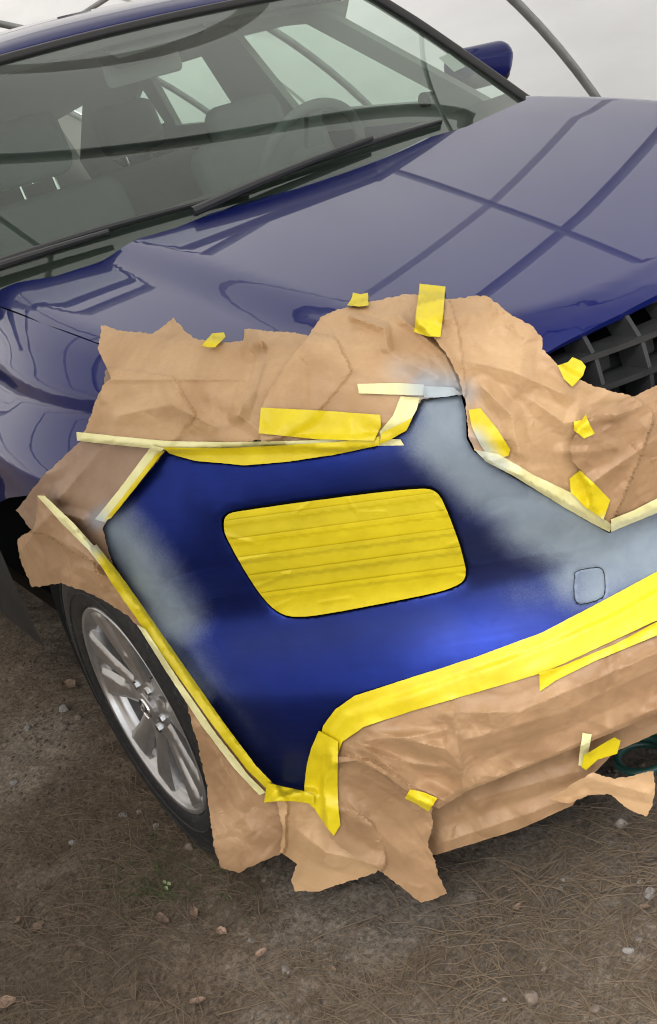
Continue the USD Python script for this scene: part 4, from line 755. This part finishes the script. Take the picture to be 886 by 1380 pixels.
def stone_mesh(r, seed, base=ico2):
    m_ = base.copy(); v = m_.vertices.copy(); g = np.random.default_rng(seed)
    for _ in range(7):
        d = g.normal(0, 1, 3); d /= np.linalg.norm(d); c = g.uniform(.55, .9); e = v@d; v = v-np.clip(e-c, 0, 9)[:, None]*d
    v *= 1+.16*(meshkit.noise(v*2.2+seed, seed)-.5)[:, None]; v *= [1, g.uniform(.65, .95), g.uniform(.5, .75)]; a = g.uniform(0, 6.28)
    c_, s_ = math.cos(a), math.sin(a); v = v@np.array([[c_, s_, 0], [-s_, c_, 0], [0, 0, 1]]); m_.vertices = v*r; return m_
g = np.random.default_rng(11); n = 15000; px_, py_ = g.uniform(-2.6, .3, n), g.uniform(-1.5, -.05, n)
gr, _ = soil_attrs(px_, py_); k = g.uniform(0, 1, n) < .30+.70*gr; px_, py_ = px_[k], py_[k]; var = [stone_mesh(1, 100+i, ico) for i in range(14)]; Vs, Fs = [], []; o = 0
rr = .0016+.0062*g.uniform(0, 1, len(px_))**4; zz_ = gz(px_, py_)
for i in range(len(px_)):
    vv = var[i % 14]; Vs.append(vv.vertices*rr[i]+[px_[i], py_[i], zz_[i]+rr[i]*.15]); Fs.append(vv.faces+o); o += len(vv.vertices)
obj('gravel', tm(np.vstack(Vs), np.vstack(Fs)), 'pebble', smooth=False, kind='stuff', label='fine gravel scattered over the soil', cat='gravel')
STONES = [((718, 1352), 13, 'stone_b', 'brown angular stone near the bottom edge'), ((838, 1112), 12, 'stone_c', 'pale flat stone below the right paper flap'), ((876, 1207), 11, 'stone_a', 'grey stone at the right edge'), ((864, 1190), 6, 'stone_c', 'small white pebble next to the grey right edge stone'),
          ((832, 1330), 6, 'stone_c', 'cream round pebble low on the right'), ((760, 1188), 6, 'stone_c', 'pale pebble in the right gravel'), ((757, 1200), 5, 'stone_a', 'small grey pebble just below a pale pebble'), ((848, 1286), 9, 'stone_a', 'blue grey stone in the right gravel'), ((802, 1364), 9, 'stone_b', 'rounded tan stone at the bottom right'),
          ((862, 1268), 7, 'stone_a', 'mid grey pebble at the lower right'), ((735, 1310), 6, 'stone_c', 'pale chip beside a dark soil patch'), ((700, 1240), 5, 'stone_a', 'tiny grey pebble under the paper apron'), ((682, 1352), 6, 'stone_c', 'pale pebble left of the brown angular stone'), ((86, 955), 10, 'stone_a', 'grey stone left of the tyre'), ((88, 980), 9, 'stone_b', 'brown stone just below the grey stone by the tyre'),
          ((38, 982), 8, 'stone_a', 'flat grey stone at the left edge'), ((106, 968), 7, 'stone_b', 'rust brown pebble close to the tyre'), ((168, 1103), 8, 'stone_a', 'grey stone below the tyre side'), ((190, 1098), 6, 'stone_b', 'brown pebble next to the grey stone under the tyre'), ((212, 1116), 7, 'stone_c', 'pale stone at the foot of the tyre'), ((258, 1148), 9, 'stone_b', 'rounded brown stone against the tyre bottom'),
          ((340, 1270), 7, 'stone_c', 'white stone in the middle of the straw'), ((385, 1310), 10, 'stone_a', 'flat grey stone low in the straw'), ((100, 1140), 7, 'stone_a', 'grey pebble on bare soil at the left'), ((135, 1172), 6, 'stone_b', 'dark pebble on the left soil'), ((20, 1060), 7, 'stone_a', 'grey pebble at the far left')]
for i, ((u, v), rp_, m_, lb) in enumerate(STONES):
    P = pix_ground(u, v); r = .85*rp_*np.linalg.norm(P-CAM)/FOC; s_ = stone_mesh(r, 300+i); s_.apply_translation((P[0], P[1], gz(P[0], P[1])+r*.22))
    obj('stone', s_, m_, smooth=25, label=lb, cat='stone', group='loose stones on the soil')
def leaf_mesh(L_, W, seed):
    g_ = np.random.default_rng(seed); s = np.linspace(0, 1, 9); w = W*np.sin(np.pi*s**.8)**.8*(1+.15*g_.normal(0, 1, 9)); rows = []
    for q in (-1, -.5, 0, .5, 1): rows.append(np.stack([(s-.5)*L_, q*w/2, .25*W*np.abs(q)**1.5*g_.uniform(.3, 1.4)+.12*L_*(s-.5)**2*4*g_.uniform(-.2, 1)], 1))
    gm_ = gridmesh(np.array(rows)); N = np.tile([[0, 0, 1.]], (len(gm_.vertices), 1)); V, F_ = solid(gm_.vertices, gm_.faces, N, .0006); return tm(V, F_)
LEAVES = [((55, 1255), 18, 9, 'leaf', 1.9, 'reddish brown dead leaf at the lower left'), ((27, 1246), 10, 6, 'leaf', .4, 'small curled leaf at the left edge'), ((222, 1246), 26, 10, 'leaf', .2, 'long dark dead leaf below the green grass'), ((265, 1238), 26, 8, 'leaf', -.3, 'narrow dead leaf right of the long dark leaf'), ((302, 1260), 18, 8, 'leaf_pale', .3, 'pale dry leaf in the straw'),
          ((267, 1353), 20, 9, 'leaf_pale', 1.3, 'tan dead leaf near the bottom edge'), ((95, 926), 26, 14, 'leaf', .3, 'curled brown leaf beside the tyre'), ((700, 1228), 12, 5, 'leaf', 1.5, 'small brown leaf under the paper apron'), ((12, 1358), 20, 12, 'leaf_pale', 1.2, 'orange tinted leaf in the bottom left corner'), ((452, 1313), 10, 5, 'leaf', .2, 'orange leaf scrap in the bottom centre'), ((355, 1290), 16, 7, 'leaf_pale', 1.2, 'upright pale dry leaf above a flat grey stone'), ((870, 1228), 12, 6, 'leaf', .9, 'dark red leaf scrap at the right edge')]
for i, ((u, v), L_, W, m_, a, lb) in enumerate(LEAVES):
    P = pix_ground(u, v); k_ = np.linalg.norm(P-CAM)/FOC; s_ = leaf_mesh(L_*1.1*k_, W*1.3*k_, 500+i); s_.apply_transform(trimesh.transformations.rotation_matrix(a, [0, 0, 1])); s_.apply_transform(trimesh.transformations.rotation_matrix(.25*math.sin(i*2.1), [1, 0, 0])); s_.apply_translation((P[0], P[1], gz(P[0], P[1])+.007))
    obj('dead_leaf', s_, m_, smooth=True, label=lb, cat='leaf', group='fallen leaves')
P = pix_ground(226, 1204); sp_ = cat_([leaf_mesh(0.016, .006, 900+i).apply_translation((.010*math.cos(i*1.3), .010*math.sin(i*1.3), .01)) for i in range(3)]); sp_.apply_translation((P[0], P[1], gz(P[0], P[1])+.006))
M['sprig'] = plain('pale_green_scrap', (0.22, 0.28, 0.12), 0.6); obj('leaf_scrap', sp_, 'sprig', smooth=True, label='pale green leaf scrap on the grass', cat='leaf')
# twigs / straws that stand out
for i, (a, b) in enumerate([((350, 1305), (440, 1255)), ((20, 1262), (70, 1195)), ((345, 1215), (372, 1262)), ((420, 1275), (505, 1240)), ((692, 1350), (698, 1378)), ((300, 1372), (380, 1345))]):
    A_, B_ = pix_ground(*a), pix_ground(*b); t_ = np.linspace(0, 1, 9)[:, None]; q = A_*(1-t_)+B_*t_; q[:, :2] += .006*np.sin(t_*5+i); q[:, 2] = gz(q[:, 0], q[:, 1]); q[:, 2] = q[:, 2].max()+.003
    obj('dry_stalk', tube(q, np.linspace(.0016, .0007, 9), 6), 'straw', smooth=True, label=['long pale stalk in the lower middle', 'bent stalk at the lower left', 'thin curved stalk right of the green grass', 'stalk in front of the pointed flap', 'short stalk beside the brown angular stone', 'straight stalk at the bottom edge'][i], cat='stalk', group='dry stalks')
# dark green hose at the right edge
c = at((868, 1028), 2, .02); hl = []
for i in range(60): t_ = i/59*2*np.pi*1.6; hl.append((c[0]+.05*math.cos(t_), c[1]+.05*math.sin(t_), .012+.010*i/59*3+max(0, gz(c[0], c[1]))))
obj('garden_hose', tube(hl, .008, 8), 'hose', smooth=True, label='coiled dark green hose on the soil at the right edge', cat='hose')
